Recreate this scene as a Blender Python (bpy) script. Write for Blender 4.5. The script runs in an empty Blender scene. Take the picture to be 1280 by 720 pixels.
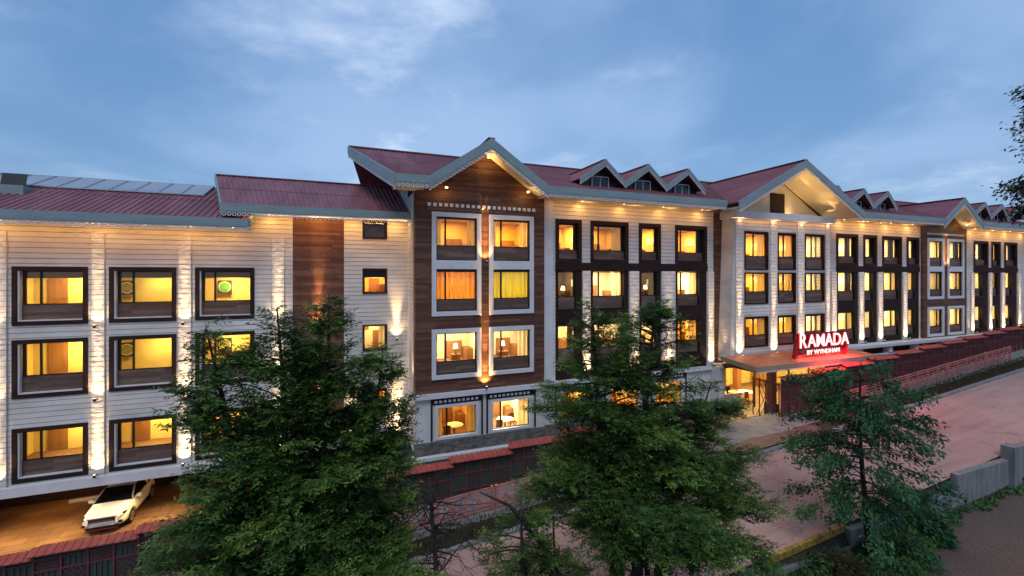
import bpy, bmesh, math, random
import numpy as np
from mathutils import Vector, Matrix
R = math.radians
random.seed(7); rng = np.random.default_rng(7)
S = bpy.context.scene
COL = S.collection

# ------------------------------------------------------------------ camera, world, sun, exposure
YAW = math.atan(550 / 1400)
cam_d = bpy.data.cameras.new("camera"); cam = bpy.data.objects.new("camera", cam_d); COL.objects.link(cam)
cam.location = (0, 0, 12.2); cam.rotation_euler = (R(90), 0, -YAW)
cam_d.sensor_width = 36; cam_d.lens = 550 / 1280 * 36; cam_d.shift_y = -16 / 1280
cam_d.clip_start = 0.1; cam_d.clip_end = 5000
S.camera = cam
S.view_settings.view_transform = 'Standard'; S.view_settings.look = 'None'
S.view_settings.exposure = 0.5; S.view_settings.gamma = 1.0; S.view_settings.use_curve_mapping = False
S.render.engine = 'CYCLES'
S.cycles.use_denoising = True
S.cycles.max_bounces = 6; S.cycles.diffuse_bounces = 3; S.cycles.transparent_max_bounces = 12
S.cycles.sample_clamp_indirect = 4.0; S.cycles.caustics_reflective = False; S.cycles.caustics_refractive = False

SUN_EL, SUN_ROT = R(14), R(205)          # low, behind the camera
W = bpy.data.worlds.new("World"); S.world = W; W.use_nodes = True
wn, wl = W.node_tree.nodes, W.node_tree.links
wn.clear()
def wnode(t, **k):
    n = wn.new(t)
    for a, b in k.items(): setattr(n, a, b)
    return n
out = wnode('ShaderNodeOutputWorld'); bg = wnode('ShaderNodeBackground'); bg.inputs[1].default_value = 0.070
sky = wnode('ShaderNodeTexSky', sky_type='NISHITA', sun_disc=False, sun_elevation=SUN_EL, sun_rotation=SUN_ROT,
            altitude=1800, air_density=1.6, dust_density=1.0, ozone_density=2.5)
tc = wnode('ShaderNodeTexCoord')
sep = wnode('ShaderNodeSeparateXYZ'); wl.new(tc.outputs['Generated'], sep.inputs[0])
def wmath(op, a, b=None, clamp=False):
    n = wnode('ShaderNodeMath', operation=op, use_clamp=clamp)
    for i, v in enumerate((a, b)):
        if v is None: continue
        if isinstance(v, (int, float)): n.inputs[i].default_value = v
        else: wl.new(v, n.inputs[i])
    return n.outputs[0]
zz = wmath('MAXIMUM', sep.outputs[2], 0.0); den = wmath('ADD', zz, 0.22)
u = wmath('DIVIDE', sep.outputs[0], den); v = wmath('DIVIDE', sep.outputs[1], den)
cmb = wnode('ShaderNodeCombineXYZ'); wl.new(u, cmb.inputs[0]); wl.new(v, cmb.inputs[1])
def wnoise(scale, detail, rough, dist, off):
    mp = wnode('ShaderNodeMapping'); mp.inputs[1].default_value = off; wl.new(cmb.outputs[0], mp.inputs[0])
    n = wnode('ShaderNodeTexNoise'); wl.new(mp.outputs[0], n.inputs['Vector'])
    n.inputs['Scale'].default_value = scale; n.inputs['Detail'].default_value = detail
    n.inputs['Roughness'].default_value = rough; n.inputs['Distortion'].default_value = dist
    return n.outputs[0]
def wramp(inp, a, b):
    r = wnode('ShaderNodeMapRange', interpolation_type='SMOOTHSTEP'); wl.new(inp, r.inputs[0])
    r.inputs[1].default_value = a; r.inputs[2].default_value = b
    return r.outputs[0]
soft = wramp(wnoise(0.75, 5, .5, .3, (1.7, 2.3, 0)), .38, .68)
wisp = wramp(wnoise(1.7, 8, .60, .25, (3.1, 1.9, 0)), .52, .74)
def wmix(fac, a, b, blend='MIX'):
    m = wnode('ShaderNodeMix', data_type='RGBA', blend_type=blend)
    if isinstance(fac, (int, float)): m.inputs[0].default_value = fac
    else: wl.new(fac, m.inputs[0])
    for i, vv in ((6, a), (7, b)):
        if isinstance(vv, tuple): m.inputs[i].default_value = vv
        else: wl.new(vv, m.inputs[i])
    return m.outputs[2]
tint = wmix(1.0, sky.outputs[0], (0.95, 0.96, 1.0, 1), 'MULTIPLY')
base = wmix(.60, tint, (1.7, 3.7, 7.6, 1))
c1 = wmix(wmath('MULTIPLY', soft, .74), base, (4.3, 6.1, 9.2, 1))
c2 = wmix(wmath('MULTIPLY', wmath('MULTIPLY', wisp, soft), .68), c1, (10.0, 11.2, 13.0, 1))
wl.new(c2, bg.inputs[0]); wl.new(bg.outputs[0], out.inputs[0])

sun_d = bpy.data.lights.new("sun", 'SUN'); sun = bpy.data.objects.new("sun", sun_d); COL.objects.link(sun)
sun_d.energy = 0.85; sun_d.angle = R(26); sun_d.color = (1.0, 0.96, 0.92)
_sd = Vector((math.sin(SUN_ROT) * math.cos(R(56)), math.cos(SUN_ROT) * math.cos(R(56)), math.sin(R(56))))
sun.rotation_euler = _sd.to_track_quat('Z', 'Y').to_euler()

# ------------------------------------------------------------------ materials
def mat(name, col, rough=.7, metal=0., spec=.4):
    m = bpy.data.materials.new(name); m.use_nodes = True
    b = m.node_tree.nodes['Principled BSDF']
    b.inputs['Base Color'].default_value = (*col, 1); b.inputs['Roughness'].default_value = rough
    b.inputs['Metallic'].default_value = metal; b.inputs['Specular IOR Level'].default_value = spec
    return m
def noisy(name, c1, c2, scale=(1, 1, 1), nscale=3., rough=.7, bump=.0, bscale=None, detail=5, lo=.3, hi=.7, spec=.4, bdist=.03):
    m = mat(name, c1, rough, 0, spec); nt = m.node_tree; N, L = nt.nodes, nt.links; b = N['Principled BSDF']
    t = N.new('ShaderNodeTexCoord'); mp = N.new('ShaderNodeMapping'); mp.inputs['Scale'].default_value = scale
    L.new(t.outputs['Object'], mp.inputs[0])
    n = N.new('ShaderNodeTexNoise'); n.inputs['Scale'].default_value = nscale; n.inputs['Detail'].default_value = detail
    L.new(mp.outputs[0], n.inputs['Vector'])
    r = N.new('ShaderNodeValToRGB'); r.color_ramp.elements[0].position = lo; r.color_ramp.elements[1].position = hi
    r.color_ramp.elements[0].color = (*c1, 1); r.color_ramp.elements[1].color = (*c2, 1)
    L.new(n.outputs[0], r.inputs[0]); L.new(r.outputs[0], b.inputs['Base Color'])
    if bump:
        n2 = N.new('ShaderNodeTexNoise'); n2.inputs['Scale'].default_value = bscale or nscale * 3; n2.inputs['Detail'].default_value = 4
        L.new(mp.outputs[0], n2.inputs['Vector'])
        bp = N.new('ShaderNodeBump'); bp.inputs['Strength'].default_value = bump; bp.inputs['Distance'].default_value = bdist
        L.new(n2.outputs[0], bp.inputs['Height']); L.new(bp.outputs[0], b.inputs['Normal'])
    return m
def emis(name, col, st):
    m = bpy.data.materials.new(name); m.use_nodes = True; b = m.node_tree.nodes['Principled BSDF']
    b.inputs['Base Color'].default_value = (*[c * .5 for c in col], 1)
    b.inputs['Emission Color'].default_value = (*col, 1); b.inputs['Emission Strength'].default_value = st
    return m
def plank_mat(name, cols, height, rough=.65, grain=.25):
    """horizontal boards: every board its own tone, with streaky grain along it"""
    m = mat(name, cols[0], rough); nt = m.node_tree; N, L = nt.nodes, nt.links; b = N['Principled BSDF']
    t = N.new('ShaderNodeTexCoord'); sp = N.new('ShaderNodeSeparateXYZ'); L.new(t.outputs['Object'], sp.inputs[0])
    def mth(op, a, bb=None):
        n = N.new('ShaderNodeMath'); n.operation = op
        for i, vv in enumerate((a, bb)):
            if vv is None: continue
            if isinstance(vv, (int, float)): n.inputs[i].default_value = vv
            else: L.new(vv, n.inputs[i])
        return n.outputs[0]
    row = mth('FLOOR', mth('DIVIDE', sp.outputs[2], height))
    wn1 = N.new('ShaderNodeTexWhiteNoise'); wn1.noise_dimensions = '1D'; L.new(row, wn1.inputs['W'])
    seg = mth('FLOOR', mth('DIVIDE', mth('ADD', mth('ADD', sp.outputs[0], sp.outputs[1]), mth('MULTIPLY', wn1.outputs[0], 7.0)), 2.4))
    cb = N.new('ShaderNodeCombineXYZ'); L.new(row, cb.inputs[0]); L.new(seg, cb.inputs[1])
    wn2 = N.new('ShaderNodeTexWhiteNoise'); wn2.noise_dimensions = '2D'; L.new(cb.outputs[0], wn2.inputs['Vector'])
    mp = N.new('ShaderNodeMapping'); mp.inputs['Scale'].default_value = (1.2, 1.2, 26); L.new(t.outputs['Object'], mp.inputs[0])
    n = N.new('ShaderNodeTexNoise'); n.inputs['Scale'].default_value = 2.2; n.inputs['Detail'].default_value = 6; n.inputs['Roughness'].default_value = .65
    L.new(mp.outputs[0], n.inputs['Vector'])
    f = mth('ADD', mth('MULTIPLY', wn2.outputs[0], .30), mth('MULTIPLY', n.outputs[0], .80))
    r = N.new('ShaderNodeValToRGB'); el = r.color_ramp.elements
    el[0].position = .15; el[0].color = (*cols[0], 1); el[1].position = .92; el[1].color = (*cols[2], 1)
    e = el.new(.55); e.color = (*cols[1], 1)
    L.new(f, r.inputs[0]); L.new(r.outputs[0], b.inputs['Base Color'])
    bp = N.new('ShaderNodeBump'); bp.inputs['Strength'].default_value = grain; bp.inputs['Distance'].default_value = .02
    L.new(n.outputs[0], bp.inputs['Height']); L.new(bp.outputs[0], b.inputs['Normal'])
    return m
M = {}
M['siding'] = noisy('white_siding', (.53, .50, .465), (.74, .71, .665), (.5, .5, .9), 1.1, .6, .12, 9, detail=8)
M['shaded_joint'] = mat('painted_joint_shade', (.20, .19, .19), .9)  # shade of the gaps between boards, painted in as a dark colour
M['stone_siding'] = noisy('split_face_siding', (.52, .505, .50), (.72, .70, .69), (1, 1, 1.6), 3.2, .7, .45, 3.4, bdist=.09)
M['trim'] = noisy('painted_white_trim', (.60, .60, .62), (.70, .70, .71), (1, 1, 1), 1.3, .55)
M['render_wall'] = noisy('painted_render', (.55, .54, .53), (.66, .65, .64), (1, 1, .3), 1.5, .8, .15, 14)
M['wood'] = plank_mat('dark_timber', [(.038, .012, .007), (.105, .039, .021), (.29, .145, .085)], .14, .6, .7)
M['wood_panel'] = plank_mat('weathered_timber', [(.050, .026, .018), (.125, .074, .056), (.27, .19, .15)], .16)
M['frame'] = noisy('brown_window_frame', (.022, .012, .011), (.034, .019, .017), (1, 1, 1), 2, .6, spec=.15)
M['sash'] = mat('black_aluminium_sash', (.012, .009, .008), .4)
M['brown_panel'] = noisy('brown_cladding', (.020, .011, .010), (.034, .018, .015), (1, 1, .4), 1.2, .7, spec=.15)
M['fascia'] = noisy('grey_green_fascia', (.20, .27, .285), (.27, .335, .345), (.5, .5, 2), 1.2, .5)
M['roof'] = noisy('red_roof_sheet', (.185, .066, .080), (.30, .112, .130), (1.1, .22, .22), 1.3, .55, .0, spec=.3)
M['soffit'] = noisy('cream_soffit', (.55, .50, .42), (.62, .57, .49), (1, 1, 1), 1, .7)
M['soffit_red'] = mat('maroon_soffit', (.10, .035, .035), .7)
M['lace'] = mat('white_lace_trim', (.66, .66, .66), .6)
M['stone'] = noisy('dark_stone_base', (.06, .055, .05), (.20, .185, .17), (1, 1, 2.2), 3.5, .85, .8, 5, bdist=.08)
M['panel'] = noisy('solar_glass', (.30, .32, .35), (.38, .40, .43), (1, 1, 1), .5, .16, spec=.9)
M['alu'] = mat('aluminium', (.42, .43, .45), .4, .8)
M['black'] = mat('black_metal', (.012, .012, .014), .4)
M['tile'] = None
M['road'] = None
M['path'] = noisy('brown_gravel_path', (.085, .054, .041), (.165, .110, .085), (1, 1, 1), 14, .95, .7, 30)
M['ground'] = noisy('dark_earth', (.020, .024, .014), (.050, .045, .028), (1, 1, 1), 1.3, .95, .5, 6)
M['concrete'] = noisy('weathered_concrete', (.13, .13, .135), (.24, .24, .245), (1.5, 1.5, .35), 2.2, .85, .3, 20, detail=8)
M['yellow'] = noisy('worn_yellow_paint', (.10, .07, .03), (.46, .27, .03), (1, 1, 1), 5, .7)
M['pave'] = noisy('grey_paving', (.16, .15, .15), (.26, .25, .245), (1, 1, 1), 1.5, .85, .3, 12)
M['cap'] = noisy('red_cap_sheet', (.30, .055, .045), (.40, .09, .07), (1, 1, 1), 3, .5)
M['lattice'] = mat('plum_lattice', (.13, .042, .046), .55)
M['green'] = noisy('dark_green_boards', (.020, .055, .042), (.040, .085, .062), (6, 1, .3), 2, .6)
M['maroon'] = noisy('dark_maroon_boards', (.085, .025, .024), (.13, .042, .038), (6, 1, .3), 2, .65)
M['rail'] = noisy('pink_rail_paint', (.40, .12, .10), (.55, .20, .17), (1, 1, 1), 2, .5)
M['bark'] = noisy('dark_bark', (.018, .013, .010), (.05, .038, .028), (1, 1, .25), 8, .95, .8, 14)
M['canopy_top'] = noisy('red_canopy_sheet', (.44, .13, .065), (.54, .19, .10), (1, 1, 1), 1.3, .5)
M['canopy_edge'] = noisy('tan_canopy_edge', (.27, .20, .13), (.34, .26, .18), (1, 1, 1), 1.3, .6)
def tile_mat():
    m = noisy('brown_paving_tiles', (.105, .060, .032), (.21, .13, .072), (1, 1, 1), .7, .55, detail=6); nt = m.node_tree; N, L = nt.nodes, nt.links
    b = N['Principled BSDF']; ramp = [n for n in N if n.type == 'VALTORGB'][0]
    t = N.new('ShaderNodeTexCoord'); mp = N.new('ShaderNodeMapping'); mp.inputs['Rotation'].default_value = (0, 0, R(0)); L.new(t.outputs['Object'], mp.inputs[0])
    br = N.new('ShaderNodeTexBrick'); L.new(mp.outputs[0], br.inputs['Vector'])
    br.inputs['Scale'].default_value = 1.0; br.inputs['Brick Width'].default_value = 1.2; br.inputs['Row Height'].default_value = .6
    br.inputs['Mortar Size'].default_value = .022; br.inputs['Color1'].default_value = (.75, .72, .7, 1); br.inputs['Color2'].default_value = (1.15, 1.1, 1.05, 1)
    br.inputs['Mortar'].default_value = (.30, .27, .25, 1)
    mx = N.new('ShaderNodeMix'); mx.data_type = 'RGBA'; mx.blend_type = 'MULTIPLY'; mx.inputs[0].default_value = 1
    L.new(ramp.outputs[0], mx.inputs[6]); L.new(br.outputs[0], mx.inputs[7]); L.new(mx.outputs[2], b.inputs['Base Color'])
    return m
M['tile'] = tile_mat()
M['drive'] = noisy('dark_red_paving', (.10, .06, .055), (.17, .11, .10), (1, 1, 1), 2, .7, .3, 14)
def road_mat():
    m = noisy('worn_glow_tinted_road', (.36, .225, .205), (.46, .315, .29), (.35, 1, 1), .8, .85, .35, 60, detail=9, lo=.25, hi=.75); nt = m.node_tree; N, L = nt.nodes, nt.links; b = N['Principled BSDF']  # pink of the sign's red glow is mixed into the base colour
    ramp = [n for n in N if n.type == 'VALTORGB'][0]; t = N.new('ShaderNodeTexCoord')
    def layer(prev, tex, lo, hi, c):
        q = N.new('ShaderNodeMapRange'); L.new(tex, q.inputs[0]); q.inputs[1].default_value = lo; q.inputs[2].default_value = hi
        mx = N.new('ShaderNodeMix'); mx.data_type = 'RGBA'; mx.blend_type = 'MULTIPLY'; L.new(q.outputs[0], mx.inputs[0]); L.new(prev, mx.inputs[6]); mx.inputs[7].default_value = (*c, 1); return mx.outputs[2]
    mp = N.new('ShaderNodeMapping'); mp.inputs['Scale'].default_value = (.05, 1.1, 1); L.new(t.outputs['Object'], mp.inputs[0])
    n1 = N.new('ShaderNodeTexNoise'); n1.inputs['Scale'].default_value = 1.4; n1.inputs['Detail'].default_value = 5; L.new(mp.outputs[0], n1.inputs['Vector'])
    c = layer(ramp.outputs[0], n1.outputs[0], .50, .64, (.84, .82, .82))
    n2 = N.new('ShaderNodeTexNoise'); n2.inputs['Scale'].default_value = 30; n2.inputs['Detail'].default_value = 6; L.new(t.outputs['Object'], n2.inputs['Vector'])
    c = layer(c, n2.outputs[0], .48, .72, (.62, .60, .60))
    v = N.new('ShaderNodeTexVoronoi'); v.feature = 'DISTANCE_TO_EDGE'; v.inputs['Scale'].default_value = .32; wp = N.new('ShaderNodeVectorMath'); wp.operation = 'MULTIPLY_ADD'
    n3 = N.new('ShaderNodeTexNoise'); n3.inputs['Scale'].default_value = 1.2; n3.inputs['Detail'].default_value = 6; L.new(t.outputs['Object'], n3.inputs['Vector'])
    L.new(n3.outputs['Color'], wp.inputs[0]); wp.inputs[1].default_value = (1.6, 1.6, 0); L.new(t.outputs['Object'], wp.inputs[2]); L.new(wp.outputs[0], v.inputs['Vector'])
    c = layer(c, v.outputs['Distance'], .007, .0, (.55, .52, .5))
    L.new(c, b.inputs['Base Color']); return m
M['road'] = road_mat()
def glass_mat():
    m = bpy.data.materials.new('window_glass'); m.use_nodes = True; N, L = m.node_tree.nodes, m.node_tree.links; N.clear()
    o = N.new('ShaderNodeOutputMaterial'); t = N.new('ShaderNodeBsdfTransparent'); g = N.new('ShaderNodeBsdfGlossy'); mx = N.new('ShaderNodeMixShader')
    f = N.new('ShaderNodeFresnel'); f.inputs[0].default_value = 1.6; g.inputs['Roughness'].default_value = .02
    t.inputs[0].default_value = (.93, .94, .93, 1)
    L.new(f.outputs[0], mx.inputs[0]); L.new(t.outputs[0], mx.inputs[1]); L.new(g.outputs[0], mx.inputs[2]); L.new(mx.outputs[0], o.inputs[0])
    return m
M['glass'] = glass_mat()
M['dark_glass'] = mat('tinted_dark_glass', (.008, .009, .011), .06, 0, .6)
M['room_yellow'] = noisy('yellow_room_paint', (.66, .50, .17), (.74, .58, .22), (1, 1, 1), 2, .8)
M['room_orange'] = noisy('orange_room_paint', (.62, .38, .12), (.70, .46, .17), (.6, .6, 2), 2, .8)
M['room_pale'] = noisy('cream_room_paint', (.70, .58, .36), (.76, .66, .44), (1, 1, 1), 2, .8)
M['room_brown'] = noisy('brown_room_paint', (.12, .085, .05), (.18, .12, .07), (1, 1, 1), 2, .8)
M['floor_in'] = mat('room_carpet', (.20, .10, .05), .9)
M['door_in'] = noisy('timber_door', (.20, .085, .03), (.28, .13, .05), (1, 1, .2), 5, .5)
M['white_in'] = mat('white_linen', (.75, .72, .66), .8)
def curtain_mat(name, c, tr=.5):
    m = bpy.data.materials.new(name); m.use_nodes = True; N, L = m.node_tree.nodes, m.node_tree.links; N.clear()
    o = N.new('ShaderNodeOutputMaterial'); d = N.new('ShaderNodeBsdfDiffuse'); t = N.new('ShaderNodeBsdfTranslucent'); mx = N.new('ShaderNodeMixShader')
    d.inputs[0].default_value = (*c, 1); t.inputs[0].default_value = (*c, 1); mx.inputs[0].default_value = tr
    L.new(d.outputs[0], mx.inputs[1]); L.new(t.outputs[0], mx.inputs[2]); L.new(mx.outputs[0], o.inputs[0]); return m
M['sheer'] = curtain_mat('cream_curtain', (.80, .68, .42)); M['sheer_orange'] = curtain_mat('amber_curtain', (.80, .45, .16)); M['sheer_lime'] = curtain_mat('lime_curtain', (.78, .76, .16))
M['drape'] = curtain_mat('brown_drape', (.10, .065, .045), .15); M['blind'] = curtain_mat('grey_blind', (.30, .24, .19), .25)
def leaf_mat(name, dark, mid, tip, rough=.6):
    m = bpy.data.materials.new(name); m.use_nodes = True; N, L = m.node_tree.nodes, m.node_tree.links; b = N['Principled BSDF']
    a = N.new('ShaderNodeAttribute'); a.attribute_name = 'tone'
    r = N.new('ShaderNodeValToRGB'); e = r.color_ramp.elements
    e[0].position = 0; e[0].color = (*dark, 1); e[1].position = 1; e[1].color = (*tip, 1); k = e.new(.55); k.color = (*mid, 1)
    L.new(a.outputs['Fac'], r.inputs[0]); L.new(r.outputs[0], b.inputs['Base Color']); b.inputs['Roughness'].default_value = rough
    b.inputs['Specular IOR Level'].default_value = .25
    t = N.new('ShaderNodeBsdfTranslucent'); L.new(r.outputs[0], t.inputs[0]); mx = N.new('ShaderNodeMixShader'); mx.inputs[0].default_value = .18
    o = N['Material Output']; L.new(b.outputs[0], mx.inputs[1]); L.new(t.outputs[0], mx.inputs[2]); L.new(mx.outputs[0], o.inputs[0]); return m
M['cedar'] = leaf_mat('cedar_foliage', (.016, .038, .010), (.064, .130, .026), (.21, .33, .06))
M['cherry'] = leaf_mat('broad_leaves', (.016, .065, .024), (.050, .155, .055), (.12, .28, .09), .5)
M['rusty'] = leaf_mat('brownish_leaves', (.035, .030, .014), (.070, .062, .026), (.12, .085, .035))
M['bush'] = leaf_mat('shrub_leaves', (.030, .080, .028), (.085, .19, .060), (.18, .31, .09))

# ------------------------------------------------------------------ mesh builder
class MB:
    def __init__(s): s.v = []; s.f = []; s.mi = []
    def quad(s, a, b, c, d, m=0):
        n = len(s.v); s.v += [tuple(a), tuple(b), tuple(c), tuple(d)]; s.f.append((n, n+1, n+2, n+3)); s.mi.append(m)
    def poly(s, pts, m=0):
        n = len(s.v); s.v += [tuple(p) for p in pts]; s.f.append(tuple(range(n, n+len(pts)))); s.mi.append(m)
    def box(s, x0, x1, y0, y1, z0, z1, m=0):
        P = [(x, y, z) for z in (z0, z1) for y in (y0, y1) for x in (x0, x1)]
        n = len(s.v); s.v += P
        for q in ((0,2,3,1),(4,5,7,6),(0,1,5,4),(2,6,7,3),(0,4,6,2),(1,3,7,5)): s.f.append(tuple(n+i for i in q)); s.mi.append(m)
    def prism(s, pts, d, m=0):
        """polygon pts extruded by vector d"""
        d = Vector(d); a = [Vector(p) for p in pts]; b = [p + d for p in a]; k = len(a)
        s.poly(a, m); s.poly(b[::-1], m)
        for i in range(k): s.quad(a[i], b[i], b[(i+1) % k], a[(i+1) % k], m)
    def beam(s, p, q, w, h, up=(0, 0, 1), m=0):
        p, q = Vector(p), Vector(q); d = (q - p).normalized(); u = Vector(up); sd = d.cross(u).normalized(); u = sd.cross(d).normalized()
        c = [sd*w/2+u*h/2, -sd*w/2+u*h/2, -sd*w/2-u*h/2, sd*w/2-u*h/2]
        s.prism([p + k for k in c], q - p, m)
    def tube(s, pts, rad, n=7, m=0):
        pts = [Vector(p) for p in pts]; rings = []
        for i, p in enumerate(pts):
            d = (pts[min(i+1, len(pts)-1)] - pts[max(i-1, 0)]).normalized()
            a = d.orthogonal().normalized() if i == 0 else (s._pa - d * s._pa.dot(d)).normalized()
            s._pa = a; b = d.cross(a)
            base = len(s.v)
            for k in range(n):
                t = 2*math.pi*k/n; s.v.append(tuple(p + (a*math.cos(t) + b*math.sin(t))*rad[i]))
            rings.append(base)
        for i in range(len(rings)-1):
            for k in range(n):
                s.f.append((rings[i]+k, rings[i]+(k+1) % n, rings[i+1]+(k+1) % n, rings[i+1]+k)); s.mi.append(m)
        s.f.append(tuple(rings[-1]+k for k in range(n))); s.mi.append(m); s.f.append(tuple(rings[0]+k for k in reversed(range(n)))); s.mi.append(m)
    def cyl(s, c, r, z0, z1, n=16, m=0, r1=None):
        s.tube([(c[0], c[1], z0), (c[0], c[1], z1)], [r, r if r1 is None else r1], n, m)
    def build(s, name, mats, parent=None, smooth=False, bevel=0):
        if not isinstance(mats, (list, tuple)): mats = [mats] if 1 not in s.mi else [mats, M['shaded_joint']]
        off = Vector(parent.get('_w', (0, 0, 0))) if parent is not None else Vector((0, 0, 0))
        me = bpy.data.meshes.new(name); me.from_pydata([(x-off.x, y-off.y, z-off.z) for x, y, z in s.v], [], s.f)
        for mm in mats: me.materials.append(mm)
        if len(mats) > 1: me.polygons.foreach_set('material_index', s.mi)
        if smooth: me.polygons.foreach_set('use_smooth', [True]*len(s.f))
        o = bpy.data.objects.new(name, me); COL.objects.link(o)
        if parent is not None: o.parent = parent; o['_w'] = tuple(off)
        if bevel:
            b = o.modifiers.new('edge', 'BEVEL'); b.width = bevel; b.segments = 2; b.limit_method = 'ANGLE'
        return o
def tag(o, label, cat, group=None, kind=None):
    o['label'] = label; o['category'] = cat
    if group: o['group'] = group
    if kind: o['kind'] = kind
    return o
def thing(name, loc, label, cat, group=None):
    o = bpy.data.objects.new(name, None); COL.objects.link(o); o.location = loc; o['_w'] = tuple(float(c) for c in loc); o.empty_display_size = .3
    return tag(o, label, cat, group)
def struct(name, mb, m, smooth=False):
    o = mb.build(name, m, None, smooth); o['kind'] = 'structure'; return o
def lamp(name, kind, loc, energy, col, parent=None, **k):
    d = bpy.data.lights.new(name, kind); d.energy = energy; d.color = col
    for a, b in k.items():
        if a not in ('aim',): setattr(d, a, b)
    o = bpy.data.objects.new(name, d); COL.objects.link(o)
    off = Vector(parent.get('_w', (0, 0, 0))) if parent is not None else Vector((0, 0, 0))
    o.location = Vector(loc) - off
    if parent is not None: o.parent = parent
    aim = Vector(k.get('aim', (0, 0, -1))); o.rotation_euler = (-aim).to_track_quat('Z', 'Y').to_euler()
    return o
def lerp(xs, X): return float(np.interp(X, [p[0] for p in xs], [p[1] for p in xs]))

# ------------------------------------------------------------------ heights of the place
ROADZ = [(-60, -3.2), (-20, -1.0), (0, .30), (7.4, .86), (37, 3.2), (51, 4.4), (80, 6.6), (120, 9)]
def road_z(X): return lerp(ROADZ, X)
LOT = -.4
YARDZ = [(-60, LOT), (4, LOT), (24, 2.2), (38, 2.2), (50, 3.6), (75, 5.6), (120, 8)]
def yard_z(X): return lerp(YARDZ, X)
FENCEZ = [(-40, .9), (-10, 1.75), (6.3, 2.75), (28.9, 4.75), (60, 7.0), (90, 9.2)]
def near_z(X): return lerp([(-60, -3.6), (-5, -.6), (5, .1), (14, .8), (20, .82), (30, 1.0), (45, 2.3), (90, 6)], X)

def sheet(name, X, Y, fn, m, kind='structure'):
    mb = MB(); n = len(mb.v)
    for y in Y:
        for x in X: mb.v.append((x, y, fn(x, y)))
    nx = len(X)
    for j in range(len(Y)-1):
        for i in range(nx-1):
            a = j*nx+i; mb.f.append((a, a+1, a+nx+1, a+nx)); mb.mi.append(0)
    o = mb.build(name, m, None, True); o['kind'] = kind; return o
def gfn(x, y):
    zn, zr, zy = near_z(x), road_z(x), yard_z(x)
    if y < 11.7: z = zn
    elif y < 12: z = zn + (zr-.3-zn)*(y-11.7)/.3
    elif y < 19.4: z = zr-.15
    elif y < 22: z = zr-.12
    elif y < 23: z = zr-.12 + (zy-.15-(zr-.12))*(y-22)
    else: z = zy-.15
    if y < -3: z = zn - min(6, (-3-y)*.2)
    return z
GX = [-600, -300, -120, -60] + list(np.arange(-40, 100, 2.0)) + [120, 200, 400, 700]
GY = [-500, -200, -60, -20, -3, 3, 8, 11, 11.6, 12, 15, 19.4, 21.6, 22, 23, 26, 40, 60, 120, 300, 700]
sheet('ground', GX, GY, gfn, M['ground'])
RX = list(np.arange(-40, 110, 2.0))
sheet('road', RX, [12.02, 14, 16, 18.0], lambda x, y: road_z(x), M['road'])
sheet('verge', RX, [18.27, 18.8, 19.34], lambda x, y: road_z(x)+.10+.05*(y-18.27), M['ground'])
sheet('verge_pavement', RX, [19.32, 20.5, 20.9, 21.9], lambda x, y: road_z(x)+.16, M['pave'])
mb = MB()
for x0, x1 in zip(RX[:-1], RX[1:]):
    mb.prism([(x0, 18.0, road_z(x0)-.3), (x0, 18.25, road_z(x0)-.3), (x0, 18.25, road_z(x0)+.12), (x0, 18.0, road_z(x0)+.11)], (x1-x0, 0, road_z(x1)-road_z(x0)))
struct('kerb', mb, M['concrete'])
sheet('parking_lot', list(np.arange(-46, 25, 2.)), [22.2, 25, 28, 32.2], lambda x, y: yard_z(x), M['tile'])
sheet('driveway', list(np.arange(16., 29.5, 1.5)), [18.26, 19, 20, 22.2, 24.9], lambda x, y: (road_z(x)+.19)+(yard_z(x)+.01-road_z(x)-.19)*max(0, min(1, (y-19)/3.5)), M['drive'])

# ------------------------------------------------------------------ the hotel
hotel = thing('hotel', (8, 25, 0), 'long white and dark timber hotel with red metal roofs and glowing windows', 'building')
def wall(mb, x0, x1, z0, z1, Y, holes=(), course=.25, proud=.018, axis='x', m=0, zoff=0., shaded_joint=None):
    """lapped boards between z0 and z1 with openings (x0,x1,z0,z1) left out"""
    if shaded_joint is None: shaded_joint = .022 if course > .2 else 0
    xs = sorted({x0, x1, *[h[i] for h in holes for i in (0, 1) if x0 < h[i] < x1]})
    k0 = math.floor((z0-zoff)/course); cs = [zoff+course*k for k in range(k0, int((z1-zoff)/course)+2)]
    zs = sorted({z0, z1, *[c for c in cs if z0 < c < z1], *[h[i] for h in holes for i in (2, 3) if z0 < h[i] < z1]})
    def P(x, y, z): return (x, y, z) if axis == 'x' else (y, x, z)
    for za, zb in zip(zs[:-1], zs[1:]):
        if zb-za < 1e-4: continue
        kc = math.floor((za-zoff+1e-6)/course); cb = zoff+course*kc
        ya, yb = Y-proud*(1-(za-cb)/course), Y-proud*(1-(zb-cb)/course)
        for xa, xb in zip(xs[:-1], xs[1:]):
            xc, zc = (xa+xb)/2, (za+zb)/2
            if any(h[0] < xc < h[1] and h[2] < zc < h[3] for h in holes): continue
            zq = za
            if shaded_joint and abs(za-cb) < 1e-4 and zb-za > shaded_joint*1.5:
                zq = za+shaded_joint; ya = Y-proud*(1-shaded_joint/course)
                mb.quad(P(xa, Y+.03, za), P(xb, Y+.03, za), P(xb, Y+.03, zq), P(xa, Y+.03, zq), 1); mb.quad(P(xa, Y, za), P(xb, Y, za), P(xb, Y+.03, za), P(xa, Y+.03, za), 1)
                mb.quad(P(xa, Y+.03, zq), P(xb, Y+.03, zq), P(xb, ya, zq), P(xa, ya, zq), m)
            elif abs(za-cb) < 1e-4: mb.quad(P(xa, Y+.012, za), P(xb, Y+.012, za), P(xb, ya, za), P(xa, ya, za), m)
            mb.quad(P(xa, ya, zq), P(xb, ya, zq), P(xb, yb, zb), P(xa, yb, zb), m)
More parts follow.
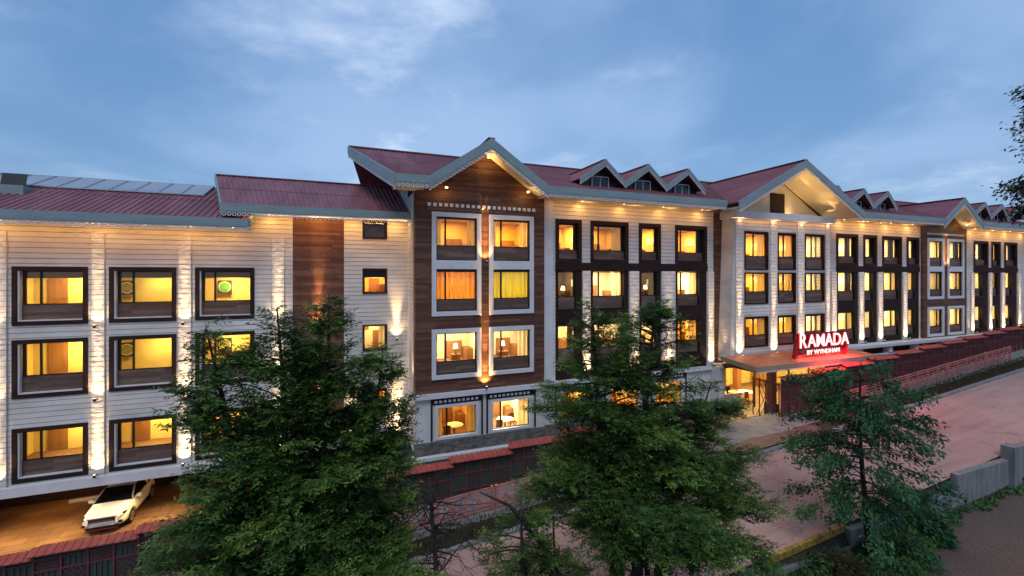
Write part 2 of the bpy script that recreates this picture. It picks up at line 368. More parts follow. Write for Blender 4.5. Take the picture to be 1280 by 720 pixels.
def flat_wall(mb, x0, x1, z0, z1, Y, holes=(), m=0, t=.12):
    xs = sorted({x0, x1, *[h[i] for h in holes for i in (0, 1) if x0 < h[i] < x1]})
    zs = sorted({z0, z1, *[h[i] for h in holes for i in (2, 3) if z0 < h[i] < z1]})
    for za, zb in zip(zs[:-1], zs[1:]):
        for xa, xb in zip(xs[:-1], xs[1:]):
            if any(h[0] < (xa+xb)/2 < h[1] and h[2] < (za+zb)/2 < h[3] for h in holes): continue
            mb.quad((xa, Y, za), (xb, Y, za), (xb, Y, zb), (xa, Y, zb), m)
def ring(mb, x0, x1, z0, z1, y0, y1, w, m=0, wb=None):
    wb = w if wb is None else wb
    mb.box(x0, x1, y0, y1, z1-w, z1, m); mb.box(x0, x1, y0, y1, z0, z0+wb, m)
    mb.box(x0, x0+w, y0, y1, z0+wb, z1-w, m); mb.box(x1-w, x1, y0, y1, z0+wb, z1-w, m)
def curtain(parent, x0, x1, z0, z1, Y, m, amp=.05, name='curtain'):
    mb = MB(); n = max(6, int((x1-x0)/.05)); ph = random.uniform(0, 6)
    pts = [(x0+(x1-x0)*i/n, Y+amp*math.sin(ph+i*1.15)+.02*math.sin(i*.37)) for i in range(n+1)]
    for a, b in zip(pts[:-1], pts[1:]): mb.quad((a[0], a[1], z0), (b[0], b[1], z0), (b[0], b[1], z1), (a[0], a[1], z1))
    return mb.build(name, m, parent, True)
def room(parent, x0, x1, z0, z1, Y0, depth, wm, energy, lcol, ly=.55, door=None, lx=.5, lsize=.35):
    mb = MB(); y1 = Y0+depth
    mb.quad((x0, y1, z0), (x1, y1, z0), (x1, y1, z1), (x0, y1, z1), 0)
    mb.quad((x0, Y0, z0), (x0, y1, z0), (x0, y1, z1), (x0, Y0, z1), 0); mb.quad((x1, Y0, z0), (x1, y1, z0), (x1, y1, z1), (x1, Y0, z1), 0)
    mb.quad((x0, Y0, z1), (x1, Y0, z1), (x1, y1, z1), (x0, y1, z1), 2); mb.quad((x0, Y0, z0), (x1, Y0, z0), (x1, y1, z0), (x0, y1, z0), 1)
    if door: mb.box(door[0], door[1], y1-.06, y1-.01, z0+.01, z0+min(2.15, z1-z0-.25), 3)
    if wm != M['room_yellow'] and not door:             # headboard, picture and wardrobe against the walls
        w = x1-x0; hb = x0+w*random.uniform(.35, .6)
        mb.box(hb, min(x1-.05, hb+w*.35), y1-.12, y1-.01, z0+.02, z0+1.15, 3); mb.box(x0+w*.1, x0+w*.1+.5, y1-.05, y1-.01, z0+1.2, z0+1.75, 3)
        mb.box(x1-.5, x1-.02, y1-1.1, y1-.2, z0+.02, z0+.75, 3); mb.box(x1-.04, x1-.01, Y0+depth*.35, Y0+depth*.62, z0+1.1, z0+1.6, 2)
    o = mb.build('room', [wm, M['floor_in'], M['white_in'], M['door_in']], parent)
    lamp('room_lamp', 'AREA', (x0+(x1-x0)*lx, Y0+depth*ly, z1-.06), energy*1.7, lcol, o, size=lsize)
    return o
WARM = (1, .66, .25); AMBER = (1, .50, .12); CREAM = (1, .78, .42)
KINDS = {  # wall paint, watts, colour, curtain recipe
    'yellow': ('room_yellow', 80, (1, .72, .22)), 'orange': ('room_orange', 92, (1, .58, .13)), 'pale': ('room_pale', 125, (1, .78, .44)),
    'cream': ('room_pale', 108, (1, .74, .34)), 'dim': ('room_brown', 30, (1, .72, .36)), 'dark': ('room_brown', 2.0, (1, .6, .3))}
def window(x0, x1, z0, z1, Y, px0, px1, pz0, pz1, mull, kind='pale', frame='frame', fw=.2, recess=.16, pad=.25, depth=3.2, proud=.06,
           spandrel=True, cur=None, blind=False, door=None, inner=None, lx=.5, energy=1., shell=True, rz=None):
    """outer surround (x0..z1), glazed part (px0..pz1) inside it, weathered board below the glass"""
    mb = MB()
    if shell: ring(mb, x0, x1, z0, z1, Y-proud, Y+recess+.10, fw, 0)
    else: ring(mb, x0, x1, z0, z1, Y-proud, Y+recess+.10, .05, 0)
    w = mb.build('window', M[frame], hotel, bevel=.008)
    ix0, ix1 = (x0+fw, x1-fw) if shell else (x0+.05, x1-.05)
    if inner is not None:                              # pale inner reveal lining
        lm = MB(); lm.box(ix0, ix0+.06, Y-.02, Y+recess, z0+fw, z1-fw); lm.box(ix0+.06, ix1, Y-.02, Y+recess, z0+fw, z0+fw+.05)
        lm.build('reveal_lining', M['trim'], w); ix0 += .06
    sb = MB(); a = .06; ys = Y+recess
    ring(sb, px0-a, px1+a, pz0-a, pz1+a, ys, ys+.07, a)
    for mx in (mull if isinstance(mull, (list, tuple)) else [mull]):
        if mx: sb.box(mx-.045, mx+.045, ys-.01, ys+.065, pz0, pz1)
    for (fa, fb) in ((ix0, px0-a), (px1+a, ix1)):      # dark fillers beside the sash
        if fb-fa > .02: sb.box(fa, fb, ys+.01, ys+.06, pz0-a, pz1+a)
    top = z1-(fw if shell else .05)
    if top-(pz1+a) > .02: sb.box(ix0, ix1, ys+.01, ys+.06, pz1+a, top)
    sb.build('sash', M['sash'], w)
    gb = MB(); gb.quad((px0, ys+.03, pz0), (px1, ys+.03, pz0), (px1, ys+.03, pz1), (px0, ys+.03, pz1)); gb.build('pane', M['glass'], w)
    bot = z0+(fw if shell else .05)
    if spandrel and pz0-a-bot > .05:
        pb = MB(); pb.box(ix0, ix1, ys-.02, ys+.05, bot+(.05 if inner is not None else 0), pz0-a); pb.build('spandrel_board', M['wood_panel'], w)
    wm, en, lc = KINDS[kind]
    fz = pz0-.55 if rz is None else rz[0]; cz = pz1+.25 if rz is None else rz[1]
    area = max(.5, (px1-px0+(sum(pad) if isinstance(pad, tuple) else 2*pad))*depth/8)
    pl, pr = pad if isinstance(pad, tuple) else (pad, pad)
    room(w, px0-pl, px1+pr, fz, cz, ys+.08, depth, M[wm], en*energy*area*random.choice((.55, .8, 1., 1., 1.2))*random.uniform(.9, 1.1), lc, random.uniform(.45, .7) if kind != 'yellow' else .6, door, lx)
    yc = ys+.22
    if cur == 'full': curtain(w, px0-.1, px1+.1, fz+.02, pz1+.12, yc, M['sheer_orange'])
    elif cur == 'lime': curtain(w, px0-.1, px1+.1, fz+.02, pz1+.12, yc, M['sheer_lime'])
    elif cur == 'sides':
        q = (px1-px0)*.2; curtain(w, px0-.1, px0+q*.6, fz+.02, pz1+.12, yc, M['sheer']); curtain(w, px1-q, px1+.1, fz+.02, pz1+.12, yc, M['sheer'])
    elif cur == 'right': curtain(w, px1-(px1-px0)*.28, px1+.1, fz+.02, pz1+.12, yc, M['sheer'])
    elif cur == 'drape': curtain(w, px1-(px1-px0)*.33, px1+.1, fz+.02, pz1+.12, yc, M['drape'])
    if blind:
        bb = MB(); bb.box(px0-.05, px1+.05, yc-.12, yc-.10, pz1-.30, pz1+.1); bb.build('roller_blind', M['blind'], w)
    return w

# ---- white wing over the parking undercroft, with the stair bay beside it (plane Y = 28)
YW = 28.
WCOLS = [(-14.39, -11.58, -13.98, -13.51, -13.38, -11.80), (-10.76, -7.96, -10.36, -9.92, -9.77, -8.16), (-7.14, -4.38, -6.75, -6.37, -6.19, -4.58),
         (-18.1, -15.3, -17.7, -17.2, -17.1, -15.5)]
WROWS = [(9.80, 12.62, 10.82, 12.36), (6.33, 9.12, 7.38, 8.92), (2.33, 4.92, 3.34, 4.70)]
holes = [(c[0], c[1], r[0], r[1]) for c in WCOLS for r in WROWS]
THOLES = [(1.31, 2.75, 14.40, 15.55), (1.31, 2.75, 11.06, 12.62), (1.31, 2.75, 7.60, 9.2), (1.31, 2.75, 3.6, 5.2)]
mb = MB()
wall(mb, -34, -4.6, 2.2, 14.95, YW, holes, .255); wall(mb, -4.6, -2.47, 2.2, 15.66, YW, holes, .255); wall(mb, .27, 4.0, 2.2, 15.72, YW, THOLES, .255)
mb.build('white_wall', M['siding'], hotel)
mb = MB(); wall(mb, -2.47, .27, 2.2, 15.72, YW, (), .14, .008); mb.build('timber_wall', M['wood'], hotel)
mb = MB(); mb.box(-34, 4.0, YW-.22, YW+.3, 1.75, 2.2); mb.build('plinth_band', M['trim'], hotel)
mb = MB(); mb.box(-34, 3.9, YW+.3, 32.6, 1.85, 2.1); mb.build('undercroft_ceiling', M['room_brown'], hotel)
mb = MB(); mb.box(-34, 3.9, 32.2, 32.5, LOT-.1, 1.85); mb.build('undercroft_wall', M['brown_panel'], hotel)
for i, c in enumerate(WCOLS):
    for j, r in enumerate(WROWS):
        dr = (c[2]-.45, c[2]+.36) if (i in (0, 3) or (i == 1 and j == 2)) else None
        window(c[0], c[1], r[0], r[1], YW, c[2], c[5], r[2], r[3], (c[3]+c[4])/2, 'yellow', fw=.2, recess=.2, inner=True, pad=(1.05, .05), depth=2.6,
               blind=(j == 0), door=dr, lx=.62, energy=.92, rz=(r[2]-.5, r[3]+.12))
for n, h in enumerate(THOLES):
    window(h[0], h[1], h[2], h[3], YW, h[0]+.14, h[1]-.14, h[2]+.14, h[3]-.12 if n != 1 else h[3]-.55, None, ['dark', 'orange', 'cream', 'orange'][n], fw=.09, recess=.14,
           spandrel=False, pad=.3, depth=2.4, rz=(h[2]-.2, h[3]+.2), cur='right' if n == 2 else None)
def pilaster(x0, x1, z0, z1, Y, m='stone_siding', proud=.09, course=.255):
    mb = MB(); wall(mb, x0, x1, z0, z1, Y-proud, (), course, .006)
    mb.quad((x0, Y, z0), (x0, Y-proud, z0), (x0, Y-proud, z1), (x0, Y, z1)); mb.quad((x1, Y-proud, z0), (x1, Y, z0), (x1, Y, z1), (x1, Y-proud, z1))
    mb.quad((x0, Y, z1), (x1, Y, z1), (x1, Y-proud, z1), (x0, Y-proud, z1))
    return mb.build('pilaster', M[m], hotel)
M['lens'] = emis('lamp_lens', (1, .72, .35), 3)
def uplight(x, Y, z, e=26, col=(1, .64, .29), angle=14, out_=.34, reach=3.6):
    mb = MB(); mb.cyl((x, Y-out_), .055, z, z+.15, 10); mb.box(x-.02, x+.02, Y-out_, Y-.01, z+.02, z+.05)
    b = mb.build('uplight', M['black'], hotel)
    ln = MB(); ln.cyl((x, Y-out_), .045, z+.151, z+.157, 10); ln.build('lens', M['lens'], b)
    lamp('uplight_lamp', 'SPOT', (x, Y-out_, z+.19), e*3.0, col, b, spot_size=R(100), spot_blend=1., shadow_soft_size=.03, aim=(0, .55, 1))
    lamp('middle_uplight_lamp', 'SPOT', (x, Y-out_, z+.19), e*17, col, b, spot_size=R(30), spot_blend=1., shadow_soft_size=.03, aim=(0, out_/1.7, 1))
    lamp('narrow_uplight_lamp', 'SPOT', (x, Y-out_, z+.19), e*(reach/4.)**2*95, col, b, spot_size=R(angle), spot_blend=1., shadow_soft_size=.03, aim=(0, out_/reach, 1))
for x0, x1 in ((-15.4, -14.55), (-11.43, -10.92), (-7.86, -7.30), (-3.5, -2.9)):
    pilaster(x0, x1, 2.2, 14.28, YW)
    for z, e in ((2.25, 40), (6.0, 26), (9.6, 20)): uplight((x0+x1)/2, YW-.09, z, e)
uplight(-1.1, YW, 2.25, 90, (1, .58, .24), reach=6.); uplight(-1.1, YW, 9.0, 62, (1, .56, .22), reach=4.); uplight(3.3, YW, 2.25, 50, angle=24, reach=6.); uplight(3.3, YW, 8.2, 24, angle=26, reach=4.5); uplight(.7, YW, 2.25, 40, angle=24, reach=5.)

# ---- roofs
def roof_patch(mb, A, B, C, D, pitch=.3, rib=.045, t=.10):
    """A-B along the eave, D-C along the ridge; ribs run from eave to ridge"""
    A, B, C, D = map(Vector, (A, B, C, D)); n = (B-A).cross(D-A).normalized()
    if n.z < 0: n = -n
    L = max((B-A).length, (C-D).length); k = max(1, round(L/pitch))
    prof = []
    for i in range(k):
        for fr, h in ((0, 0), (.70, 0), (.76, 1), (.92, 1), (.98, 0)): prof.append(((i+fr)/k, h*rib))
    prof.append((1, 0))
    lo = [A.lerp(B, u)+n*h for u, h in prof]; hi = [D.lerp(C, u)+n*h for u, h in prof]
    ks = max(1, round(((D-A).length+(C-B).length)/2/3.4)) if t > .07 else 1
    for q in range(ks):                                # sheets lap over the ones below
        for i in range(len(prof)-1):
            a0, a1, b0, b1 = lo[i].lerp(hi[i], q/ks), lo[i+1].lerp(hi[i+1], q/ks), lo[i].lerp(hi[i], (q+1)/ks), lo[i+1].lerp(hi[i+1], (q+1)/ks)
            lift = n*(.022 if q else 0); mb.quad(a0+lift, a1+lift, b1, b0)
            if q: mb.quad(a0, a1, a1+lift, a0+lift)
    d = -n*t
    mb.quad(A+d, D+d, C+d, B+d); mb.quad(A, A+d, B+d, B); mb.quad(D, C, C+d, D+d); mb.quad(A, D, D+d, A+d); mb.quad(B, B+d, C+d, C)
EY, RYM, EZ, RZM = 23.5, 33., 17.45, 21.2
def mroof(Y): return EZ+(RZM-EZ)*(Y-EY)/(RYM-EY)
G1, GE, G2 = (4.46, 8.0, 11.55), (25.6, 32.35, 39.1), (52.55, 56.0, 59.35)
mb = MB()
segs = [(2.75, G1[0], EY), (G1[0], G1[2], 25.7), (G1[2], GE[0], EY), (GE[0], GE[2], 25.9), (GE[2], G2[0], EY), (G2[0], G2[2], 25.7), (G2[2], 73.3, EY)]
for a, b, y in segs:
    if y == EY:
        dl = .63 if a == 2.75 else a
        roof_patch(mb, (a, y, mroof(y)), (b, y, mroof(y)), (b, RYM, RZM), (dl, RYM, RZM))
for (x0, xc, x1), zt in ((G1, 19.87), (GE, 20.74), (G2, 19.6)):
    yv = EY+(zt-EZ)*(RYM-EY)/(RZM-EZ)
    roof_patch(mb, (x0, EY, EZ), (xc, yv, zt), (xc, RYM, RZM), (x0, RYM, RZM)); roof_patch(mb, (xc, yv, zt), (x1, EY, EZ), (x1, RYM, RZM), (xc, RYM, RZM))
mb.quad((.63, RYM, RZM-.02), (73.3, RYM, RZM-.02), (73.3, 42.5, EZ-.02), (2.75, 42.5, EZ-.02))
mb.beam((.63, RYM, RZM+.06), (73.3, RYM, RZM+.06), .35, .07)
mb.build('roof', M['roof'], hotel)
WEY, WRY = 26.8, 33.6
mb = MB(); roof_patch(mb, (-36, WEY, 15.12), (-4.45, WEY, 15.12), (-4.45, WRY, 17.85), (-36, WRY, 17.85)); mb.quad((-36, WRY, 17.84), (-4.45, WRY, 17.84), (-4.45, 40, 15), (-36, 40, 15))
mb.build('roof', M['roof'], hotel)
mb = MB(); roof_patch(mb, (-5.69, WEY, 15.9), (3.98, WEY, 15.9), (3.98, 33.7, 18.7), (-7.46, 33.7, 18.7)); mb.quad((-7.46, 33.7, 18.69), (3.98, 33.7, 18.69), (3.98, 40, 15.9), (-5.7, 40, 15.9))
mb.beam((-7.46, 33.7, 18.75), (3.98, 33.7, 18.75), .3, .06)
mb.build('roof', M['roof'], hotel)
def lace(mb, p, q, r=.105, band=.06):
    p, q = Vector(p), Vector(q); L = (q-p).length; n = max(1, round(L/(2*r+.02))); dn = Vector((0, 0, -1)); d = (q-p).normalized()
    nrm = d.cross(dn).normalized()*.02
    mb.prism([p, q, q+dn*band, p+dn*band], nrm)
    for i in range(n):
        c = p+(q-p)*((i+.5)/n)+dn*(band+r*.9)
        o = [c+d*(r*math.cos(t))+dn*(r*math.sin(t)) for t in np.linspace(0, 2*math.pi, 11)[:-1]]; k = [c+(x-c)*.55 for x in o]
        for j in range(10):
            j2 = (j+1) % 10
            mb.quad(o[j], o[j2], k[j2], k[j]); mb.quad(o[j]+nrm, k[j]+nrm, k[j2]+nrm, o[j2]+nrm)
            mb.quad(o[j], o[j]+nrm, o[j2]+nrm, o[j2]); mb.quad(k[j], k[j2], k[j2]+nrm, k[j]+nrm)
fm, lm = MB(), MB()
def fascia(p, q, h=.42, t=.08, lac=True, n=(0, -1, 0)):
    p, q = Vector(p), Vector(q); dn = Vector((0, 0, -h)); fm.prism([p, q, q+dn, p+dn], Vector(n)*t)
    if lac: lace(lm, p+dn+Vector(n)*t*.5, q+dn+Vector(n)*t*.5)
for a, b, y in segs:
    if y == EY: fascia((a, EY-.003, EZ+.06), (b, EY-.003, EZ+.06))
fascia((.63, RYM, RZM+.08), (2.75, EY, EZ+.05), .55, .08, True, (-1, 0, 0))
fascia((-36, WEY-.003, 15.18), (-4.45, WEY-.003, 15.18), .42); fascia((-4.45, WEY, 15.18), (-4.45, 28, 15.66), .42, .08, False, (1, 0, 0))
fascia((-5.69, WEY-.003, 15.96), (3.98, WEY-.003, 15.96), .40); fascia((-7.46, 33.7, 18.8), (-5.69, WEY, 15.94), .40, .08, True, (-1, 0, 0))
def gable_roof(g, y, z0, z1, yback, wm):
    """front gable: two ribbed slopes, raked fascia boards, lace, sloping soffits"""
    x0, xc, x1 = g; mb = MB()
    roof_patch(mb, (x0, y, z0), (x0, yback, z0), (xc, yback, z1), (xc, y, z1)); roof_patch(mb, (x1, y, z0), (x1, yback, z0), (xc, yback, z1), (xc, y, z1))
    mb.beam((xc, y-.05, z1+.05), (xc, yback, z1+.05), .4, .06)
    mb.build('gable_roof', M['roof'], hotel)
    fascia((x0, y-.005, z0+.05), (xc, y-.005, z1+.05), .55, .09); fascia((xc, y-.005, z1+.05), (x1, y-.005, z0+.05), .55, .09)
    sb = MB(); yb = wm
    for xa in (x0, x1): sb.quad((xa, y, z0-.38), (xc, y, z1-.38), (xc, yb, z1-.38), (xa, yb, z0-.38))
    sb.build('gable_soffit', M['soffit'], hotel)
gable_roof(G1, 23.5, 17.45, 19.87, 30.2, 25.1); gable_roof(GE, 22.5, 17.25, 20.74, 32.5, 25.3); gable_roof(G2, 23.5, 17.3, 19.6, 29.6, 25.1)
fm.build('fascia', M['fascia'], hotel); lm.build('lace_trim', M['lace'], hotel)
for a, b, y0, y1, z in [(a+.02, b-.02, EY+.02, 25.3, 16.98) for a, b, y in segs if y == EY] + [(-36, -4.5, WEY+.02, 28.02, 14.76), (-5.6, 3.96, WEY+.02, 28.02, 15.56)]:
    sb = MB(); sb.box(a, b, y0, y1, z, z+.04); sb.build('eave_soffit', M['soffit'], hotel)
sb = MB(); sb.quad((.75, RYM, RZM-.2), (2.85, EY+.1, EZ-.2), (6, EY+.1, EZ-.2), (6, RYM, RZM-.2)); sb.quad((-7.3, 33.7, 18.5), (-5.6, WEY+.1, 15.7), (-4, WEY+.1, 15.7), (-4, 33.7, 18.5))
sb.build('rake_soffit', M['soffit_red'], hotel)
for k in range(11):                                    # solar panels along the wing's ridge
    xa = -19.75+1.115*k; mb = MB()
    zf = lambda y: 15.12+(17.85-15.12)*(y-WEY)/(WRY-WEY)+.12
    A, B, C, D = (xa, 31.1, zf(31.1)), (xa+1.09, 31.1, zf(31.1)), (xa+1.09, 33.5, zf(33.5)), (xa, 33.5, zf(33.5))
    mb.prism([A, B, C, D], (0, .015, -.05)); p = mb.build('solar_panel', M['panel'], hotel)
    fb = MB(); 
    for a, b in ((A, B), (B, C), (C, D), (D, A)): fb.beam(a, b, .05, .07)
    fb.build('panel_frame', M['alu'], p)
mb = MB(); mb.box(-16.5, -14.8, 29.6, 30.9, 16.2, 16.72); h = mb.build('roof_hatch', M['fascia'], hotel)
mb = MB(); mb.prism([(-16.05, 30.3, 16.72), (-15.1, 30.3, 16.72), (-15.1, 30.5, 17.45), (-16.05, 30.5, 17.45)], (0, .08, 0)); mb.build('hatch_cover', M['black'], h)
# dormers
def dormer(x):
    y, z0, z1, hw = 24.55, 18.45, 19.72, 1.78; yb = 31.
    mb = MB()
    for sx in (-1, 1): roof_patch(mb, (x+sx*hw, y+.25, z0), (x+sx*hw, yb, z0), (x, yb, z1), (x, y, z1), .3, .03, .06)
    mb.beam((x, y-.03, z1+.04), (x, 29.2, z1+.04), .25, .05)
    d = mb.build('dormer', M['roof'], hotel)
    fb = MB(); lb = MB()
    for sx in (-1, 1):
        p, q = Vector((x+sx*hw, y+.24, z0+.04)), Vector((x, y-.01, z1+.06)); dn = Vector((0, 0, -.26))
        fb.prism([p, q, q+dn, p+dn], (0, -.07, 0)); lace(lb, p+dn+Vector((0, -.03, 0)), q+dn+Vector((0, -.03, 0)), .09, .05)
    fb.build('dormer_fascia', M['fascia'], d); lb.build('dormer_lace', M['lace'], d)
    wb = MB(); wb.prism([(x-1.45, y+.7, 17.9), (x+1.45, y+.7, 17.9), (x+1.45, y+.7, 18.5), (x, y+.7, 19.5), (x-1.45, y+.7, 18.5)], (0, .1, 0)); wb.build('dormer_wall', M['black'], d)
    gb = MB(); gb.box(x-.62, x+.62, y+.62, y+.69, 18.05, 18.75)
    gb.build('dormer_window', M['dark_glass'], d)
    gf = MB(); ring(gf, x-.66, x+.66, 18.02, 18.78, y+.58, y+.66, .05); gf.box(x-.02, x+.02, y+.585, y+.66, 18.07, 18.73); gf.build('dormer_frame', M['trim'], d)
for x in (16.2, 19.65, 23.1, 39.3, 42.7, 46.1, 62.4, 65.8, 69.2): dormer(x)

# ---- gabled timber bay
YG = 25.
ROWS = [(13.94, 15.52), (10.82, 12.45), (7.22, 8.86)]
def gable_bay(xa, xb, cols, kinds, xl, xr, zbot=5.45):
    hs = []
    for c in cols: hs += [(c[0], c[1], 9.85, 15.82), (c[0], c[1], 6.22, 9.10)]
    mb = MB(); wall(mb, xa, xb, zbot, 16.95, YG, hs, .14, .008)
    zt = 19.45; xc = (xa+xb)/2                       # gable triangle in boards
    z = 16.95
    while z < zt-.05:
        z2 = min(z+.14, zt); f = 1-(z-16.95)/(zt-16.95); f2 = 1-(z2-16.95)/(zt-16.95)
        w1, w2 = (xb-xa)/2*f, (xb-xa)/2*f2
        mb.quad((xc-w1, YG-.02, z), (xc+w1, YG-.02, z), (xc+w2, YG, z2), (xc-w2, YG, z2)); mb.quad((xc-w1, YG+.01, z), (xc+w1, YG+.01, z), (xc+w1, YG-.02, z), (xc-w1, YG-.02, z)); z = z2
    mb.build('timber_wall', M['wood'], hotel)
    rb = MB(); rb.box(xb-.06, xb, YG, YG+.3, zbot, 17.0); rb.box(xa, xa+.06, YG, YG+.3, zbot, 17.0); rb.build('timber_return', M['wood'], hotel)
    n = int((xb-xa-1.1)/.32)
    for i in range(n):
        x = xa+.66+i*.325; db = MB(); db.box(x, x+.19, YG-.075, YG-.015, 16.14, 16.33); db.build('dentil', M['trim'], hotel)
    for ci, c in enumerate(cols):
        wf = MB(); 
        ring(wf, c[0], c[1], 9.85, 15.82, YG-.10, YG+.06, .26); wf.box(c[0]+.26, c[1]-.26, YG-.10, YG+.06, 12.55, 13.06)
        ring(wf, c[0], c[1], 6.22, 9.10, YG-.10, YG+.06, .25); wf.build('white_surround', M['trim'], hotel, bevel=.01)
        for ri, (a, b) in enumerate(ROWS):
            za = (13.06, 10.11, 6.47)[ri]; zb = (15.56, 12.55, 8.85)[ri]
            k, cu = kinds[ri][ci]
            window(c[0]+.26, c[1]-.26, za, zb, YG, c[0]+.33, c[1]-.33, a, b-.06, c[2], k, frame='sash', shell=False, recess=.12, proud=-.02, pad=(.05, .6), depth=3.4, cur=cu, rz=(a-.5, b+.2))
gable_bay(4.0, 12.0, [(4.90, 7.84, 5.72), (8.34, 11.25, 9.15)], [[('orange', 'sides'), ('orange', 'sides')], [('orange', 'full'), ('yellow', 'lime')], [('pale', None), ('pale', 'right')]], 4.46, 11.55)
gable_bay(52.4, 60.0, [(53.08, 55.83, 55.0), (56.49, 59.4, 58.4)], [[('cream', 'right'), ('cream', 'drape')], [('cream', 'right'), ('cream', 'right')], [('cream', 'right'), ('cream', 'right')]], 52.5, 59.4, 6.1)
for x in (8.09, 56.16): uplight(x, YG, 5.5, 80, (1, .55, .16), 14, reach=5.); uplight(x, YG, 12.9, 45, (1, .55, .18), 16, reach=3.)
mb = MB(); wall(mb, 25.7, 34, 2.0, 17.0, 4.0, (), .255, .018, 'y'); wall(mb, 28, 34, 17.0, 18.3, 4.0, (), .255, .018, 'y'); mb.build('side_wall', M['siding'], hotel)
mb = MB(); wall(mb, 25.0, 25.7, 5.45, 17.0, 3.99, (), .14, .008, 'y'); mb.build('timber_return', M['wood'], hotel)
mb = MB(); wall(mb, 25.0, 28, 2.0, 5.2, 4.0, (), .255, .02, 'y'); mb.build('side_base_wall', M['render_wall'], hotel)
lamp('corner_lamp', 'SPOT', (3.7, 25.9, 5.7), 500, (1, .66, .3), hotel, spot_size=R(30), spot_blend=.7, shadow_soft_size=.03, aim=(.12, 0, 1))
mb = MB(); mb.box(3.85, 12.0, YG-.22, YG+.1, 5.18, 5.45); mb.box(12.0, 26.1, 24.98, 25.3, 5.18, 5.45); mb.build('cornice', M['trim'], hotel)
# ground storey under it
LOW = [(5.3, 7.5), (8.62, 10.95), (13.3, 15.6), (17.0, 19.3), (20.8, 23.1)]
YD = 25.2
lh = [(a-.2, b+.2, 2.75, 4.75) for a, b in LOW]
mb = MB(); flat_wall(mb, 4.0, 12.0, 2.7, 5.18, YG, lh); flat_wall(mb, 12.0, 26.2, 2.7, 5.18, YD, lh); mb.quad((12, YG, 2), (12, YD, 2), (12, YD, 5.18), (12, YG, 5.18)); mb.build('render_wall', M['render_wall'], hotel)
mb = MB(); mb.box(3.9, 12.05, YG-.15, YG+.1, 2.0, 2.7); mb.box(12.05, 26.2, YD-.15, YD+.1, 2.0, 2.7); mb.build('stone_base', M['stone'], hotel)
mb = MB(); mb.box(3.8, 26.2, YG-.5, YG+.1, 1.82, 2.0); mb.build('base_ledge', M['trim'], hotel)
mb = MB(); mb.box(3.9, 26.2, YG-.3, YG, -1, 1.82); mb.build('base_wall', M['render_wall'], hotel)
for n, (a, b) in enumerate(LOW):
    Y = YG if a < 12 else YD; fb = MB()
    fb.box(a-.45, a-.35, Y-.05, Y-.003, 2.75, 5.17); fb.box(b+.35, b+.45, Y-.05, Y-.003, 2.75, 5.17); fb.box(a-.35, b+.35, Y-.05, Y-.003, 5.07, 5.17); fb.box(a-.35, b+.35, Y-.05, Y-.003, 4.78, 4.84)
    fb.box(a-.35, b+.35, Y-.03, Y-.003, 4.84, 5.07); fb.build('frieze_frame', M['frame'], hotel)
    for i in range(int((b-a+.5)/.27)): db = MB(); db.box(a-.24+i*.27, a-.08+i*.27, Y-.06, Y-.004, 4.88, 5.02); db.build('dentil', M['trim'], hotel)
    window(a-.2, b+.2, 2.75, 4.75, Y, a, b, 2.95, 4.55, a+.5, 'orange' if n != 1 else 'pale', frame='trim', fw=.17, recess=.12, spandrel=False, pad=.3, depth=4.2, cur='sides' if n == 0 else 'right', rz=(2.25, 4.9), energy=.8)

# ---- dark framed bays (plane Y = 25.2)
def dark_bay(xa, xb, cols, kinds, pil, zbot, zw0, white_ends, has_r3=True):
    x0, x1 = cols[0][0], cols[-1][1]
    hs = [(c[0], c[1], 13.02, 15.80) for c in cols] + [(x0, x1, zbot, 13.02)]
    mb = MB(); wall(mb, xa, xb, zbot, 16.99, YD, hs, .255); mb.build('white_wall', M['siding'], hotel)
    # brown cladding: transom band and field, with openings for the two lower rows
    op = []
    for c in cols: op += [(c[2]-.12, c[3]+.12, 9.95, 12.56), (c[2]-.12, c[3]+.12, 6.55, 8.98)]
    mb = MB(); flat_wall(mb, x0, x1, zbot, 12.50, YD, op); mb.box(x0-.02, x1+.02, YD-.10, YD+.05, 12.50, 13.02); mb.build('brown_cladding', M['brown_panel'], hotel)
    for ci, c in enumerate(cols):
        k = kinds[0][ci]
        window(c[0], c[1], 13.02, 15.80, YD, c[2], c[3], 13.88, 15.46, c[4], k[0], fw=.24, recess=.2, pad=(.06, 1.05), depth=3.3, cur=k[1], proud=.08, rz=(13.4, 15.7))
        k = kinds[1][ci]
        window(c[2]-.12, c[3]+.12, 9.95, 12.50, YD, c[2], c[3], 10.82, 12.38, c[4], k[0], shell=False, frame='sash', recess=.18, pad=(.06, 1.05), depth=3.3, cur=k[1], proud=.03, rz=(10.3, 12.7))
        k = kinds[2][ci]
        window(c[2]-.12, c[3]+.12, 6.55, 8.98, YD, c[2], c[3], 7.45, 8.86, c[4], k[0], shell=False, frame='sash', recess=.18, pad=(.06, 1.05), depth=3.3, cur=k[1], proud=.03, rz=(6.9, 9.2))
    for (a, b) in pil:
        pilaster(a, b, zbot+.02, 12.48, YD, 'stone_siding', .12)
        uplight((a+b)/2, YD-.12, zbot+.05, 46, (1, .63, .28), 10, reach=5.)
dark_bay(12.0, 26.11, [(12.88, 14.79, 13.15, 14.29, None), (15.46, 18.46, 15.73, 18.02, 16.22), (19.34, 21.21, 19.62, 20.82, None), (22.5, 25.46, 22.80, 24.67, 23.21)],
         [[('orange', None), ('orange', 'right'), ('orange', None), ('orange', None)], [('dim', None), ('pale', 'right'), ('dim', 'right'), ('pale', 'right')], [('cream', 'drape'), ('pale', 'right'), ('cream', None), ('orange', 'right')]],
         [(14.83, 15.42), (18.5, 19.30), (21.25, 22.46), (25.50, 26.08)], 5.45, 0, None)
